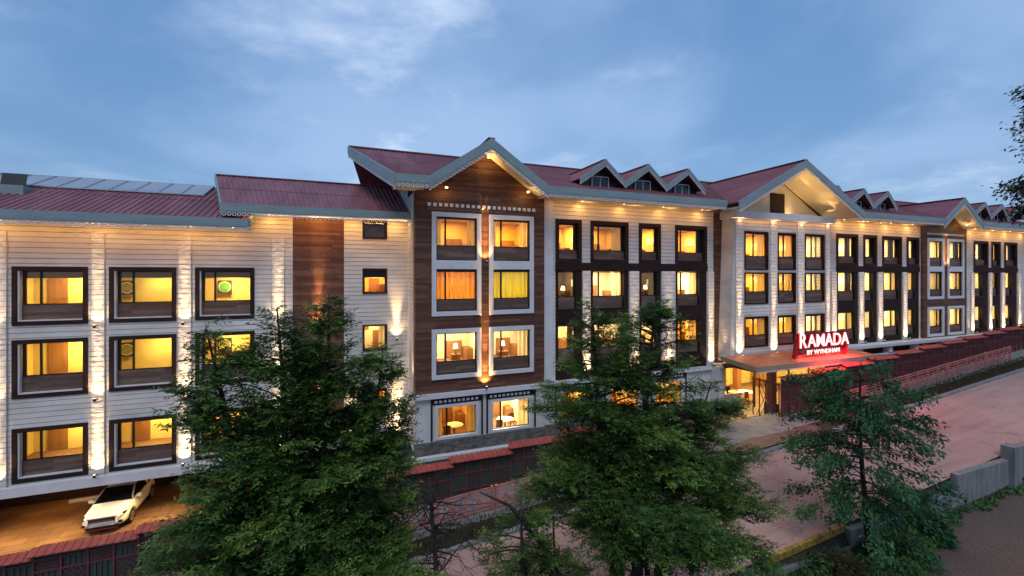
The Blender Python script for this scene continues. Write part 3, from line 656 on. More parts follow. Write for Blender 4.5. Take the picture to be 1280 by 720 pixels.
dark_bay(37.3, 52.4, [(40.04, 42.94, 40.39, 42.48, 41.75), (43.71, 45.62, 43.96, 44.97, None), (46.43, 49.35, 46.76, 48.77, 48.1), (50.15, 52.11, 50.44, 51.39, None)],
         [[('cream', 'drape'), ('pale', None), ('cream', 'drape'), ('pale', None)], [('cream', 'drape'), ('pale', None), ('cream', 'right'), ('cream', None)], [('cream', 'right'), ('pale', None), ('cream', 'right'), ('cream', None)]],
         [(42.98, 43.67), (45.66, 46.39), (49.4, 50.1), (39.3, 39.98)], 6.1, 0, None)
dark_bay(60.0, 72.7, [(61.76, 64.58, 62.1, 63.3, None), (65.25, 67.07, 65.55, 66.55, None), (67.91, 70.63, 68.2, 69.4, None)],
         [[('pale', None)]*3, [('cream', None)]*3, [('pale', None)]*3], [(64.62, 65.21), (67.11, 67.87), (61.1, 61.7), (70.7, 71.3)], 6.1, 0, None)
mb = MB(); wall(mb, 26.11, 27.6, 5.45, 16.95, YD, (), .14, .008); mb.build('timber_wall', M['wood'], hotel)
uplight(26.85, YD, 5.5, 120, (1, .55, .2), 14, reach=6.); 
mb = MB(); mb.box(12.0, 12.7, YD-.05, YD+.05, 5.46, 17.0); mb.build('corner_board', M['trim'], hotel)
# ledge, posts and lower storey below the uphill half
mb = MB(); mb.box(37.6, 73, 24.2, 25.25, 5.85, 6.1); mb.box(37.6, 73, 24.25, 24.35, 5.15, 5.30); mb.build('terrace_ledge', M['trim'], hotel)
for x in (42, 46.2, 50.2, 54.5, 60.5, 65, 69): mb = MB(); mb.box(x-.25, x+.25, 24.36, 24.86, 2.5, 5.85); mb.build('terrace_post', M['render_wall'], hotel)
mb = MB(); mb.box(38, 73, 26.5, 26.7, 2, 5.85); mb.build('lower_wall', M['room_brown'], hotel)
mb = MB(); mb.box(72.7, 72.9, 25.2, 40, 5, 17.2); mb.build('end_wall', M['siding'], hotel)

# ---- entrance block, deep gable and canopy
YE = 24.1
ECOLS = [(27.99, 30.45, 28.17, 30.33, 29.1), (31.48, 33.47, 31.62, 33.30, 32.33), (34.52, 36.84, 34.67, 36.68, 35.53)]
EROWS = [(12.60, 15.50, 13.66, 15.30), (10.02, 12.42, 10.99, 12.30), (6.80, 9.10, 7.70, 8.90)]
eh = [(c[0], c[1], r[0], r[1]) for c in ECOLS for r in EROWS]
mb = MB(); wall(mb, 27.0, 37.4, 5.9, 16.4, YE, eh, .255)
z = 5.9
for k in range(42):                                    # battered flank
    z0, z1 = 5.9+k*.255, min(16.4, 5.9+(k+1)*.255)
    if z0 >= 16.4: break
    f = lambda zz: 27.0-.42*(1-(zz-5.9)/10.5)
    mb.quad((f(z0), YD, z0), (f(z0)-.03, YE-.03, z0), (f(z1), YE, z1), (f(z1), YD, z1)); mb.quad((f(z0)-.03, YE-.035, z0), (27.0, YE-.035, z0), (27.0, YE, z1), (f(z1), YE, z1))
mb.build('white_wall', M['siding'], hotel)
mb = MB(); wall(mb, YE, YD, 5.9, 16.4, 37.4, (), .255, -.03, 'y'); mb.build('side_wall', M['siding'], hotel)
mb = MB(); mb.box(26.75, 37.65, YE-.35, YD, 16.4, 16.92); mb.build('entrance_cornice', M['trim'], hotel, bevel=.02)
for ri, r in enumerate(EROWS):
    for ci, c in enumerate(ECOLS):
        window(c[0], c[1], r[0], r[1], YE, c[2], c[3], r[2], r[3], c[4], 'orange' if ci < 2 else 'cream', fw=.1, recess=.15, pad=(.05, .95), depth=3.2, cur='right' if ci < 2 else None, rz=(r[2]-.5, r[3]+.2))
for x0, x1 in ((27.05, 27.75), (30.6, 31.3), (33.6, 34.35), (36.95, 37.38)):
    pilaster(x0, x1, 5.95, 16.35, YE, 'stone_siding', .10)
    uplight((x0+x1)/2, YE-.1, 6.2, 50, (1, .65, .30), 9, reach=6.)
lamp('flank_lamp', 'SPOT', (26.3, 24.6, 6.1), 350, (1, .68, .34), hotel, spot_size=R(30), spot_blend=.7, shadow_soft_size=.03, aim=(.06, 0, 1))
mb = MB(); mb.poly([(26.6, 25.15, 16.9), (38.2, 25.15, 16.9), (32.35, 25.15, 20.2)])
mb.build('gable_wall', M['soffit'], hotel)
mb = MB(); mb.box(32.0, 33.55, 25.06, 25.14, 16.93, 18.75); mb.build('attic_door', M['frame'], hotel)
for x in (26.6, 37.2): lamp('gable_lamp', 'SPOT', (x+(1.2 if x < 30 else -.6), 23.6, 17.2), 22, (1, .60, .18), hotel, spot_size=R(120), spot_blend=.6, shadow_soft_size=.05, aim=(-.25 if x > 30 else .25, .05, 1))
lamp('gable_strip', 'AREA', (33.4, 24.0, 17.0), 90, (1, .60, .18), hotel, shape='RECTANGLE', size=7.5, size_y=.15, aim=(.25, -.15, 1)); lamp('gable_lamp', 'POINT', (35.6, 23.4, 17.9), 9, (1, .60, .18), hotel, shadow_soft_size=.05); lamp('gable_lamp', 'POINT', (33.0, 23.2, 19.2), 9, (1, .60, .18), hotel, shadow_soft_size=.05)
for x, z, s in ((8.1, 19.15, 14), (10.6, 17.3, 16), (5.6, 17.2, 10), (56.1, 18.9, 10), (58.4, 17.3, 14)):
    mb = MB(); mb.cyl((x, 24.3), .08, z-.12, z-.04, 10); d = mb.build('gable_downlight', M['lens'], hotel); lamp('gable_lamp', 'POINT', (x, 24.3, z-.25), s, (1, .60, .18), d, shadow_soft_size=.04)
# downlights under the eaves
def eave_light(x, y, z, e):
    mb = MB(); mb.cyl((x, y), .045, z-.03, z-.005, 10); d = mb.build('eave_light', M['lens'], hotel)
    lamp('eave_lamp', 'SPOT', (x, y, z-.08), e*.7, (1, .50, .12), d, spot_size=R(165), spot_blend=1., shadow_soft_size=.05, aim=(0, .25, -1))
for x in (14.6, 17.8, 21.1, 24.6, 40.4, 43.6, 46.9, 50.2, 61, 64.5, 68, 71.4): eave_light(x, 24.75, 16.98, 34)
for x in np.arange(-20.5, -5, 1.9): eave_light(float(x), 27.35, 14.76, 9)
def strip(x0, x1, y, z, e): lamp('eave_strip', 'AREA', ((x0+x1)/2, y, z), e*1.5, (1, .45, .10), hotel, shape='RECTANGLE', size=x1-x0, size_y=.06, aim=(0, .45, -1))
strip(-24, -5, 27.1, 14.72, 62); strip(-4.5, 3.6, 27.1, 15.5, 34); strip(12.4, 25.4, 24.4, 16.93, 34); strip(39.5, 52, 24.4, 16.93, 46); strip(60.2, 72, 24.4, 16.93, 46); strip(27.5, 37.2, 23.8, 16.36, 12)
for x in (-3.6, -1.1, .7, 3.2): eave_light(x, 27.5, 15.56, 24)
for x in (27.4, 30.9, 34.0, 37.1): eave_light(x, 23.9, 16.4, 10)
# lobby under the canopy
mb = MB()
mb.quad((26.2, 30, 2.25), (37.4, 30, 2.25), (37.4, 30, 5.6), (26.2, 30, 5.6)); mb.quad((26.2, 24.2, 2.25), (26.2, 30, 2.25), (26.2, 30, 5.6), (26.2, 24.2, 5.6)); mb.quad((37.4, 24.2, 2.25), (37.4, 30, 2.25), (37.4, 30, 5.6), (37.4, 24.2, 5.6))
mb.quad((26.2, 24.2, 5.6), (37.4, 24.2, 5.6), (37.4, 30, 5.6), (26.2, 30, 5.6), 1); mb.quad((26.2, 22.6, 2.26), (40, 22.6, 2.26), (40, 30, 2.26), (26.2, 30, 2.26), 2)
for x in (29.6, 32.4, 35.2): mb.box(x, x+.5, 28.6, 29.1, 2.26, 5.6, 3)
mb.box(30.3, 32.2, 29.6, 29.9, 2.26, 4.6, 3)
mb.build('lobby', [M['room_yellow'], M['white_in'], M['tile'], M['door_in']], hotel)
mb = MB(); mb.box(25.8, 26.2, YE+.2, YD+.3, 1.9, 5.45); mb.build('lobby_pier', M['render_wall'], hotel)
mb = MB()
for x in (29.2, 31.0, 32.9, 35.2, 37.3): mb.box(x-.05, x+.05, 24.2, 24.3, 2.26, 5.5)
mb.box(26.2, 37.4, 24.2, 24.3, 5.4, 5.6); mb.build('shopfront_frame', M['sash'], hotel)
mb = MB(); mb.quad((31.05, 24.25, 2.3), (37.25, 24.25, 2.3), (37.25, 24.25, 5.4), (31.05, 24.25, 5.4)); mb.build('shopfront_glass', M['glass'], hotel)
for x, y in ((27.6, 26.5), (30.5, 26.5), (34, 26.5)): lamp('lobby_lamp', 'AREA', (x, y, 5.5), 330, (1, .66, .24), hotel, size=.8)
mb = MB()
mb.prism([(25.7, 24.05, 6.25), (38.6, 24.05, 6.25), (38.6, 21.2, 6.0), (25.7, 21.2, 6.0)], (0, 0, .06)); cp = mb.build('canopy', M['canopy_top'], hotel)
mb = MB(); mb.box(25.6, 38.7, 21.12, 21.2, 5.78, 6.12); mb.prism([(25.62, 21.2, 5.78), (25.62, 24.05, 6.0), (25.62, 24.05, 6.36), (25.62, 21.2, 6.12)], (.07, 0, 0)); mb.build('canopy_fascia', M['canopy_edge'], cp)
mb = MB(); mb.box(25.7, 38.6, 21.22, 24.0, 5.72, 5.80); mb.build('canopy_ceiling', M['wood'], cp)
mb = MB()
for i in range(72): mb.prism([(25.65+i*.18, 21.10, 5.78), (25.83+i*.18, 21.10, 5.78), (25.74+i*.18, 21.10, 5.66)], (0, .02, 0))
mb.build('canopy_fringe', M['lace'], cp)
for x in (28.3, 36.6):
    mb = MB(); mb.box(x-.22, x+.22, 21.9, 22.34, 3.2, 5.72); c = mb.build('canopy_column', M['door_in'], hotel); mb = MB(); mb.box(x-.34, x+.34, 21.78, 22.46, 2.0, 3.2); mb.build('column_base', M['stone'], c, bevel=.02)
lamp('canopy_lamp', 'AREA', (30.5, 22.6, 5.66), 60, (1, .62, .22), cp, size=.6); lamp('canopy_lamp', 'AREA', (34.5, 22.6, 5.66), 60, (1, .62, .22), cp, size=.6)
# lights fixed beneath the wing wash the paved lot
for x in (-18.5, -15, -12.5, -9.0, -6, -3, 0.5): lamp('undercroft_lamp', 'SPOT', (x, 27.6, 1.72), 330, (1, .58, .19), hotel, spot_size=R(160), spot_blend=.6, shadow_soft_size=.1, aim=(0, -.45, -1))
for x in (-14, -6): lamp('undercroft_lamp', 'POINT', (x, 30.2, 1.7), 100, (1, .5, .12), hotel, shadow_soft_size=.1)

# ------------------------------------------------------------------ illuminated sign
M['sign_white'] = emis('lit_white_acrylic', (1, .74, .69), .95); M['sign_red'] = emis('red_neon_edge', (1, .010, .035), .5); M['sign_back'] = mat('dark_red_back_panel', (.13, .008, .012), .5); M['sign_metal'] = mat('red_sign_metal', (.30, .01, .02), .45)
sign = thing('illuminated_sign', (33.6, 22, 6.2), 'glowing red framed sign with white RAMADA lettering on top of the entrance canopy', 'sign')
def text(name, s, x0, x1, z0, z1, Y, dep, m, parent, offset=.0, grow=0.):
    c = bpy.data.curves.new(name, 'FONT'); c.body = s; c.extrude = .02; c.offset = offset; c.resolution_u = 4
    o = bpy.data.objects.new(name, c); COL.objects.link(o); bpy.context.view_layer.update()
    me = bpy.data.meshes.new_from_object(o.evaluated_get(bpy.context.evaluated_depsgraph_get())); bpy.data.objects.remove(o)
    n = len(me.vertices); co = np.empty(n*3); me.vertices.foreach_get('co', co); co = co.reshape(-1, 3)
    lo, hi = co.min(0), co.max(0); q = (co-lo)/(hi-lo); off = Vector(parent['_w'])
    res = np.stack([x0-grow+q[:, 0]*(x1-x0+2*grow)-off.x, Y-dep*(q[:, 2])-off.y, z0-grow+q[:, 1]*(z1-z0+2*grow)-off.z], 1)
    me.vertices.foreach_set('co', res.ravel()); me.materials.clear(); me.materials.append(m); me.update()
    r = bpy.data.objects.new(name, me); COL.objects.link(r); r.parent = parent; return r
for s, a, b, z0, z1 in (('R', 30.9, 31.62, 6.92, 7.98), ('AMADA', 31.72, 36.3, 6.95, 7.86), ('BY WYNDHAM', 31.65, 35.2, 6.42, 6.74)):
    big = z1-z0 > .5
    text('lettering', s, a, b, z0, z1, 21.93, .05, M['sign_white'], sign, .004 if big else .0)
    if big: text('letter_halo', s, a, b, z0, z1, 21.99, .05, M['sign_red'], sign, .022, .02)
mb = MB()
for z in (6.36, 6.84, 7.6): mb.box(30.6, 36.6, 22.03, 22.08, z, z+.05)
for x in (30.75, 36.2): mb.prism([(x-.2, 22.03, 6.2), (x+.1, 22.03, 6.2), (x+.32, 22.03, 7.95), (x+.12, 22.03, 7.95)], (0, .25, 0))
mb.build('sign_frame', M['sign_metal'], sign)
mb = MB(); mb.box(30.85, 36.45, 22.10, 22.13, 6.4, 7.95); mb.build('back_panel', M['sign_back'], sign)
lamp('sign_glow', 'AREA', (33.6, 20.95, 6.7), 240, (1, .05, .08), sign, shape='RECTANGLE', size=5.6, size_y=.35, aim=(.05, -.16, -1))  # unseen red lamp added ahead of the canopy, stands in for the letters' glow
lamp('sign_glow', 'AREA', (33.6, 22.0, 6.38), 60, (1, .04, .08), sign, shape='RECTANGLE', size=5.6, size_y=.1, aim=(0, 0, -1))

# ------------------------------------------------------------------ fences
def fence(root, xa, xb, step, back, Y, tops):
    x = xa
    while x < xb-.1:
        x2 = min(x+step, xb); zt = lerp(tops, (x+x2)/2); zb = min(road_z(x)-.1, yard_z(x)-.1)
        pb = MB(); pb.box(x+.03, x2-.03, Y+.02, Y+.07, zb, zt-.05); p = pb.build('fence_panel', back, root)
        lb = MB(); n = 4; w = (x2-x)/n
        for i in range(n+1): xx = x+i*w; lb.box(max(x, xx-.035), min(x2, xx+.035), Y-.06, Y+.015, zb, zt-.04)
        zm = zt-.80
        for zz in (zt-.10, zt-.34, zm, zt-1.62):
            for i in range(n): lb.box(x+i*w+.035, x+(i+1)*w-.035, Y-.045, Y+.012, zz-.03, zz+.03)
        for i in range(n):
            a, b = x+i*w+.06, x+(i+1)*w-.06
            for (z0, z1, dia) in ((zm+.05, zt-.38, i % 2 == 0), (zt-1.57, zm-.05, i % 2 == 1)):
                if dia:
                    k = 3
                    for j in range(-k, k+1):
                        for sg in (1, -1):
                            pts = []
                            for tt in np.linspace(0, 1, 25):
                                u = tt if sg > 0 else 1-tt; vv = tt+j/k
                                if 0 <= vv <= 1: pts.append((a+(b-a)*u, z0+(z1-z0)*vv))
                            if len(pts) > 1: lb.beam((pts[0][0], Y-.02+.006*sg, pts[0][1]), (pts[-1][0], Y-.02+.006*sg, pts[-1][1]), .025, .02, (0, 1, 0))
                else:
                    for j in range(1, 4): xx = a+(b-a)*j/4; lb.box(xx-.014, xx+.014, Y-.03, Y, z0-.05, z1+.05)
        lb.build('lattice', M['lattice'], root)
        cb = MB(); roof_patch(cb, (x-.08, Y-.32, zt-.06), (x2+.08, Y-.32, zt-.06), (x2+.08, Y+.10, zt+.10), (x-.08, Y+.10, zt+.10), .26, .03, .03)
        roof_patch(cb, (x-.08, Y+.5, zt-.06), (x2+.08, Y+.5, zt-.06), (x2+.08, Y+.105, zt+.10), (x-.08, Y+.105, zt+.10), .26, .03, .03)
        cb.build('cap', M['cap'], root); x = x2
f1 = thing('boundary_fence', (0, 22, 0), 'stepped green fence with plum lattice and red sheet caps beside the paved parking lot', 'fence')
fence(f1, -29.9, 18.1, 3.2, M['green'], 22., FENCEZ)
f2 = thing('boundary_fence', (40, 22, 3), 'stepped dark maroon fence climbing uphill from the entrance under red caps', 'fence')
fence(f2, 27.7, 84, 3.15, M['maroon'], 20.95, [(x*.952, 12.2-(12.2-z)*.952) for x, z in FENCEZ])
mb = MB()
for i in range(5): mb.box(27.64, 27.7, 21.05+i*.5, 21.1+i*.5, 2.0, 4.95)
for i in range(-4, 9):
    for sg in (1, -1):
        ya, za, yb, zb2 = 21.05+i*.3, 2.2, 21.05+i*.3+sg*1.2, 4.75
        if 21.0 <= ya <= 23.1 and 21.0 <= yb <= 23.1: mb.beam((27.67, ya, za), (27.67, yb, zb2), .03, .03)
mb.box(27.63, 27.71, 21.03, 23.1, 4.75, 4.85); mb.box(27.63, 27.71, 21.03, 23.1, 2.1, 2.2); mb.build('return_lattice', M['lattice'], f2)

# ------------------------------------------------------------------ roadside railings
def railing(root, spans, Y=19.9):
    for (xa, xb) in spans:
        n = 4
        zf = lambda x: road_z(x)+.16
        for i in range(n+1):
            pb = MB(); x = xa+(xb-xa)*i/n; w = .055 if i in (0, n) else .035
            pb.box(x-w, x+w, Y-w, Y+w, zf(x)-.05, zf(x)+1.12+(.06 if i in (0, n) else 0))
            pb.build('rail_post', M['rail'], root)
        rb = MB()
        for h, th in ((1.10, .075), (.93, .045), (.72, .03), (.52, .03), (.32, .03), (.14, .05)):
            rb.beam((xa, Y, zf(xa)+h), (xb, Y, zf(xb)+h), .045, th)
        rb.build('rail', M['rail'], root)
        for i in range(n):
            ob = MB(); xc = xa+(xb-xa)*(i+.5)/n; zc = zf(xc)+.52; s = .17
            ob.prism([(xc-s, Y-.04, zc), (xc, Y-.04, zc+s*1.5), (xc+s, Y-.04, zc), (xc, Y-.04, zc-s*1.5)], (0, .02, 0))
            ob.build('diamond_ornament', M['rail'], root)
r1 = thing('metal_railing', (2, 19.9, .5), 'faded pink metal railing below the green lattice fence', 'railing')
railing(r1, [(-14.6, -9.4), (-9.2, -4.0), (-3.8, 1.4), (1.6, 6.8), (7.0, 11.0), (11.2, 15.0)])
r2 = thing('metal_railing', (44, 19.9, 3.8), 'pink metal railing along the road below the maroon fence', 'railing')
railing(r2, [(29.6, 34.5), (34.7, 39.6), (39.8, 44.9), (45.1, 50.6), (50.8, 54.6)])

# ------------------------------------------------------------------ retaining wall and yellow kerb on the near side of the road
rw = thing('retaining_wall', (25, 11.9, 1), 'stepped grey concrete retaining wall between the road and the brown path', 'wall')
for a, b, top in ((7, 15.2, .95), (15.2, 19.5, 1.12), (19.5, 21.4, 1.74), (21.4, 24.6, 1.62), (24.6, 27.3, 1.95), (27.3, 32.2, 2.72), (32.2, 40, 3.25), (40, 52, 4.3)):
    mb = MB(); mb.box(a, b-.004, 11.68, 11.98, -.5, top); mb.build('wall_section', M['concrete'], rw, bevel=.02)
for x, top in ((32.3, 3.42),): mb = MB(); mb.box(x-.35, x+.35, 11.45, 12.0, -.5, top); mb.build('wall_pier', M['concrete'], rw, bevel=.02)
mb = MB()
for i in range(5):
    x0 = 15.2+i*.85; mb.prism([(x0, 11.84, road_z(x0)-.16), (x0, 12.0, road_z(x0)-.16), (x0, 12.0, road_z(x0)+.09), (x0, 11.84, road_z(x0)+.09)], (.83, 0, road_z(x0+.83)-road_z(x0)))
tag(mb.build('edge_kerb', M['yellow'], None, bevel=.02), 'worn yellow painted kerb along the road edge beside the leafy tree', 'kerb')
def pfn(x, y): return near_z(x)+.05
PX = list(np.arange(18.5, 60, 1.5))
sheet('path', PX, [-6, 0, 4, 7, 9, 10.5, 11.67], pfn, M['path'])

# ------------------------------------------------------------------ foliage tools
def leaf_object(name, pos, ax, nrm, ln, wd, tone, m, parent=None, pts=4):
    """many small leaf faces: diamond quads along ax, lying across nrm"""
    n = len(pos); sd = np.cross(nrm, ax); sd /= np.linalg.norm(sd, axis=1, keepdims=True)+1e-9
    ln = ln[:, None]; wd = wd[:, None]
    V = np.empty((n, 4, 3)); V[:, 0] = pos; V[:, 1] = pos+ax*ln*.45+sd*wd*.5; V[:, 2] = pos+ax*ln; V[:, 3] = pos+ax*ln*.45-sd*wd*.5
    off = np.array(parent.get('_w', (0, 0, 0))) if parent is not None else np.zeros(3)
    V = V.reshape(-1, 3)-off
    me = bpy.data.meshes.new(name); me.vertices.add(n*4); me.vertices.foreach_set('co', V.ravel())
    me.loops.add(n*4); me.loops.foreach_set('vertex_index', np.arange(n*4)); me.polygons.add(n)
    me.polygons.foreach_set('loop_start', np.arange(n)*4); me.update(calc_edges=True)
    a = me.attributes.new('tone', 'FLOAT', 'POINT'); a.data.foreach_set('value', np.repeat(tone, 4))
    me.materials.append(m); o = bpy.data.objects.new(name, me); COL.objects.link(o)
    if parent is not None: o.parent = parent
    return o
def unit(a): return a/(np.linalg.norm(a, axis=-1, keepdims=True)+1e-9)
def conifer(root, leaders, prof, nb, spl=15, nl=18, leaf=.11, seed=1, low=.15, m='cedar', twig=True, up=.35, spray=(.30, .62)):
    """leaders: [(x,y,z0),(x,y,z1), radius, share]; prof(h)->0..1 crown radius over height"""
    g = np.random.default_rng(seed); tb = MB(); P, A, N, T = [], [], [], []
    for (p0, p1, rad, share) in leaders:
        p0, p1 = np.array(p0, float), np.array(p1, float); H = p1[2]-p0[2]
        mid = [(p0+(p1-p0)*f+np.array([math.sin(f*5+seed), math.cos(f*4+seed), 0])*.12*f*(1-f)*4) for f in np.linspace(0, 1, 9)]
        tb.tube(mid, list(np.linspace(.17*share+.06, .015, 9)), 8)
        for b in range(int(nb*share)):
            h = low+(1-low)*(g.random()**.9); L = rad*prof(h)*g.choice([.5, .8, 1., 1.2], p=[.2, .3, .3, .2])*g.uniform(.85, 1.15)
            if L < .12: L = .12
            az = g.uniform(0, 2*math.pi); k = h*8; i0 = int(min(7, k)); st = mid[i0]+(mid[i0+1]-mid[i0])*(k-i0)
            d = np.array([math.cos(az), math.sin(az), 0]); e = up*g.uniform(.4, 1.4)+.5*max(0, h-.75)
            f = lambda s: st+d*L*s+np.array([0, 0, 1])*L*(e*s-.30*s*s)
            if twig and L > .5: tb.tube([f(s) for s in (0, .35, .7, 1.0)], [.035*L/2+.012, .022*L/2+.008, .012, .005], 5)
            bt = np.clip(g.normal(.42, .17), 0, 1)
            sdv = np.array([-d[1], d[0], 0])
            for s in g.uniform(.02, 1.05, max(4, int(spl*L)))**.38:
                c = f(s)+g.normal(0, .05, 3)+sdv*g.uniform(-.30, .30)*L*min(1., s)*(1.15-.7*s)+np.array([0, 0, g.uniform(-.16, .10)])
                tw = g.uniform(-1.1, 1.1); ca, sa = math.cos(tw), math.sin(tw)
                a = np.array([d[0]*ca-d[1]*sa, d[0]*sa+d[1]*ca, g.uniform(-.15, .45)]); a /= np.linalg.norm(a)
                nn = np.array([g.normal(0, .3), g.normal(0, .3), 1.]); nn = nn-a*nn.dot(a); nn /= np.linalg.norm(nn); sd = np.cross(nn, a)
                l = g.uniform(*spray)*(.6+.4*min(1, L)); q = np.arange(nl)/nl
                sg = np.where(np.arange(nl) % 2 == 0, 1., -1.)[:, None]
                wide = (1-q*.75)[:, None]
                P.append(c+a*(q*l)[:, None]+g.normal(0, .018, (nl, 3))); A.append(unit(a*.75+sd*sg*.75+g.normal(0, .16, (nl, 3))-np.array([0, 0, .12]))); N.append(np.tile(nn, (nl, 1))+g.normal(0, .28, (nl, 3)))
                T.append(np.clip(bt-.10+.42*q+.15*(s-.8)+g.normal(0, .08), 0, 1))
    P, A, N, T = map(np.concatenate, (P, A, N, T)); n = len(P)
    tb.build('trunk', M['bark'], root, True)
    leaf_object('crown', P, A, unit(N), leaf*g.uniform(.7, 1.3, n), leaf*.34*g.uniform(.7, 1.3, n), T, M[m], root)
    return n
prof_cone = lambda h: (1-h)**.62*min(1, .55+h*2.2)

# ------------------------------------------------------------------ trees
t1 = thing('cedar_tree', (-.9, 10.6, -.4), 'widest dense dark green conifer, in front of the white wing and timber stair bay', 'tree', 'conifers on the near side of the road')
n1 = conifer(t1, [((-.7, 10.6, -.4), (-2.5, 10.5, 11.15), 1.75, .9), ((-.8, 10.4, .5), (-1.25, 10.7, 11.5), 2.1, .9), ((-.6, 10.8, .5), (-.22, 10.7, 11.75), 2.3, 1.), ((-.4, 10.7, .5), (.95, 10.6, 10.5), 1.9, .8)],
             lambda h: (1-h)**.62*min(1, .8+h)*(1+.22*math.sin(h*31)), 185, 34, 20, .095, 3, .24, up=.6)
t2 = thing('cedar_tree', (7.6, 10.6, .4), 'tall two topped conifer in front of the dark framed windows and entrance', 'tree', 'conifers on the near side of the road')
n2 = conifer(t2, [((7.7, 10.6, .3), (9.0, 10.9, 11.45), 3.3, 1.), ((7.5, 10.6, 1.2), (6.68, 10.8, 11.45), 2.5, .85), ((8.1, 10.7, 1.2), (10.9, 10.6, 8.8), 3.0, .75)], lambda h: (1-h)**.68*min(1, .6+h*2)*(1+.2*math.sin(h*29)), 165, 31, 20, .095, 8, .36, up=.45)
bare_later = ((7.7, 10.5, .6, 5.2, 46, 9, 1.7), (8.6, 10.6, .8, 5.4, 36, 14, 1.6))
t3 = thing('sparse_conifer', (4.2, 10.2, 0), 'small sparse arching conifer between the two tall conifers', 'tree')
tb = MB(); tb.tube([(5.6, 10.2, .1), (5.4, 10.2, 3.2), (4.9, 10.2, 5.2), (4.0, 10.3, 6.4), (3.2, 10.3, 6.9)], [.08, .07, .055, .04, .015], 8); tb.build('leaning_trunk', M['bark'], t3, True)
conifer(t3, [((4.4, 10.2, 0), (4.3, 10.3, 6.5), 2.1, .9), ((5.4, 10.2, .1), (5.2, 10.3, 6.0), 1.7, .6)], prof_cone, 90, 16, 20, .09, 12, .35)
def bare_tree(root, x, y, z0, z1, n, seed, spread=1.4):
    g = random.Random(seed); tb = MB(); tb.tube([(x, y, z0), (x-.1, y, (z0+z1)/2), (x-.4, y, z1)], [.12, .09, .03], 7)
    for i in range(n):
        h = g.uniform(.25, 1); p = Vector((x-.35*h, y, z0+(z1-z0)*h)); az = g.uniform(0, 6.28); L = spread*g.uniform(.4, 1.1)
        pts = [p]
        d = Vector((math.cos(az), math.sin(az), g.uniform(-.1, .7))).normalized()
        for k in range(5): d = (d+Vector((g.gauss(0, .25), g.gauss(0, .25), g.gauss(0, .2)-.06))).normalized(); pts.append(pts[-1]+d*L/5)
        tb.tube(pts, [.022, .018, .014, .010, .007, .003], 4)
        for q in pts[1:]:
            for s in range(2):
                e = Vector((g.gauss(0, 1), g.gauss(0, 1), g.gauss(-.1, .7))).normalized(); tb.tube([q, q+e*L*.15, q+e*L*.3+Vector((0, 0, -.05))], [.008, .006, .002], 3)
    return tb
for a in bare_later: bare_tree(t2, *a[:6], a[6]).build('dead_branches', M['bark'], t2, True)
t4 = thing('bare_conifer', (2.2, 10.0, -.2), 'dry brown leafless conifer tangled beside the widest green conifer', 'tree')
bare_tree(t4, 2.3, 10.0, -.2, 7.6, 70, 4, 1.5).build('trunk', M['bark'], t4, True)
g = np.random.default_rng(5); 
def broadleaf(root, base, top, rad, nb, leaves, m, seed, leaf=.17, droop=.35, zlow=.3, flat=.75):
    g = np.random.default_rng(seed); base, top = np.array(base, float), np.array(top, float); tb = MB()
    tr = [base+(top-base)*f+np.array([math.sin(f*4+seed)*.25*f, math.cos(f*3)*.15*f, 0]) for f in np.linspace(0, 1, 8)]
    tb.tube(tr, list(np.linspace(.13, .02, 8)), 8); P, A, N, T = [], [], [], []
    for b in range(nb):
        h = zlow+(1-zlow)*g.random(); k = h*7; i0 = int(min(6, k)); st = tr[i0]+(tr[i0+1]-tr[i0])*(k-i0)
        az = g.uniform(0, 6.283); L = rad*g.uniform(.5, 1.1)*math.sqrt(max(.05, 1-(abs(h-.5)/.62)**2)); el = g.uniform(-.1, .55)
        d = np.array([math.cos(az), math.sin(az), el]); pts = [st+d*L*s-np.array([0, 0, 1])*L*droop*s*s for s in np.linspace(0, 1, 6)]
        tb.tube(pts, [.03, .024, .018, .013, .008, .004], 5); bt = g.normal(.42, .16)
        for _ in range(int(leaves*L)):
            s = math.sqrt(g.uniform(.05, 1.1)); i = int(min(4, s*5)); p = pts[i]+(pts[min(5, i+1)]-pts[i])*(s*5-i)
            c = p+g.normal(0, .16, 3)*np.array([1, 1, .6])
            nl = 5; a = unit(np.array([d[0], d[1], 0])+g.normal(0, .6, (nl, 3))-np.array([0, 0, .55]))
            P.append(c+g.normal(0, .09, (nl, 3))); A.append(a); N.append(np.array([0, 0, 1.])+g.normal(0, .45, (nl, 3))); T.append(np.clip(bt+g.normal(0, .14, nl), 0, 1))
    P, A, N, T = map(np.concatenate, (P, A, N, T)); n = len(P)
    tb.build('trunk', M['bark'], root, True)
    leaf_object('crown', P, A, unit(N), leaf*g.uniform(.7, 1.3, n), leaf*.40*g.uniform(.7, 1.3, n), T, M[m], root)
t5 = thing('cherry_tree', (19.8, 11.2, .9), 'slender broadleaf tree with drooping leaves in front of the red sign and road', 'tree')
broadleaf(t5, (19.8, 11.2, .9), (19.25, 11.3, 8.75), 2.6, 70, 30, 'cherry', 21, .17, .38, .27)
t6 = thing('roadside_tree', (17.8, 4.9, .9), 'tree with brownish leaves reaching in from the edge beside the sky', 'tree')
broadleaf(t6, (17.8, 4.9, .9), (17.65, 4.9, 17.0), 2.0, 130, 78, 'rusty', 5, .12, .12, .77)
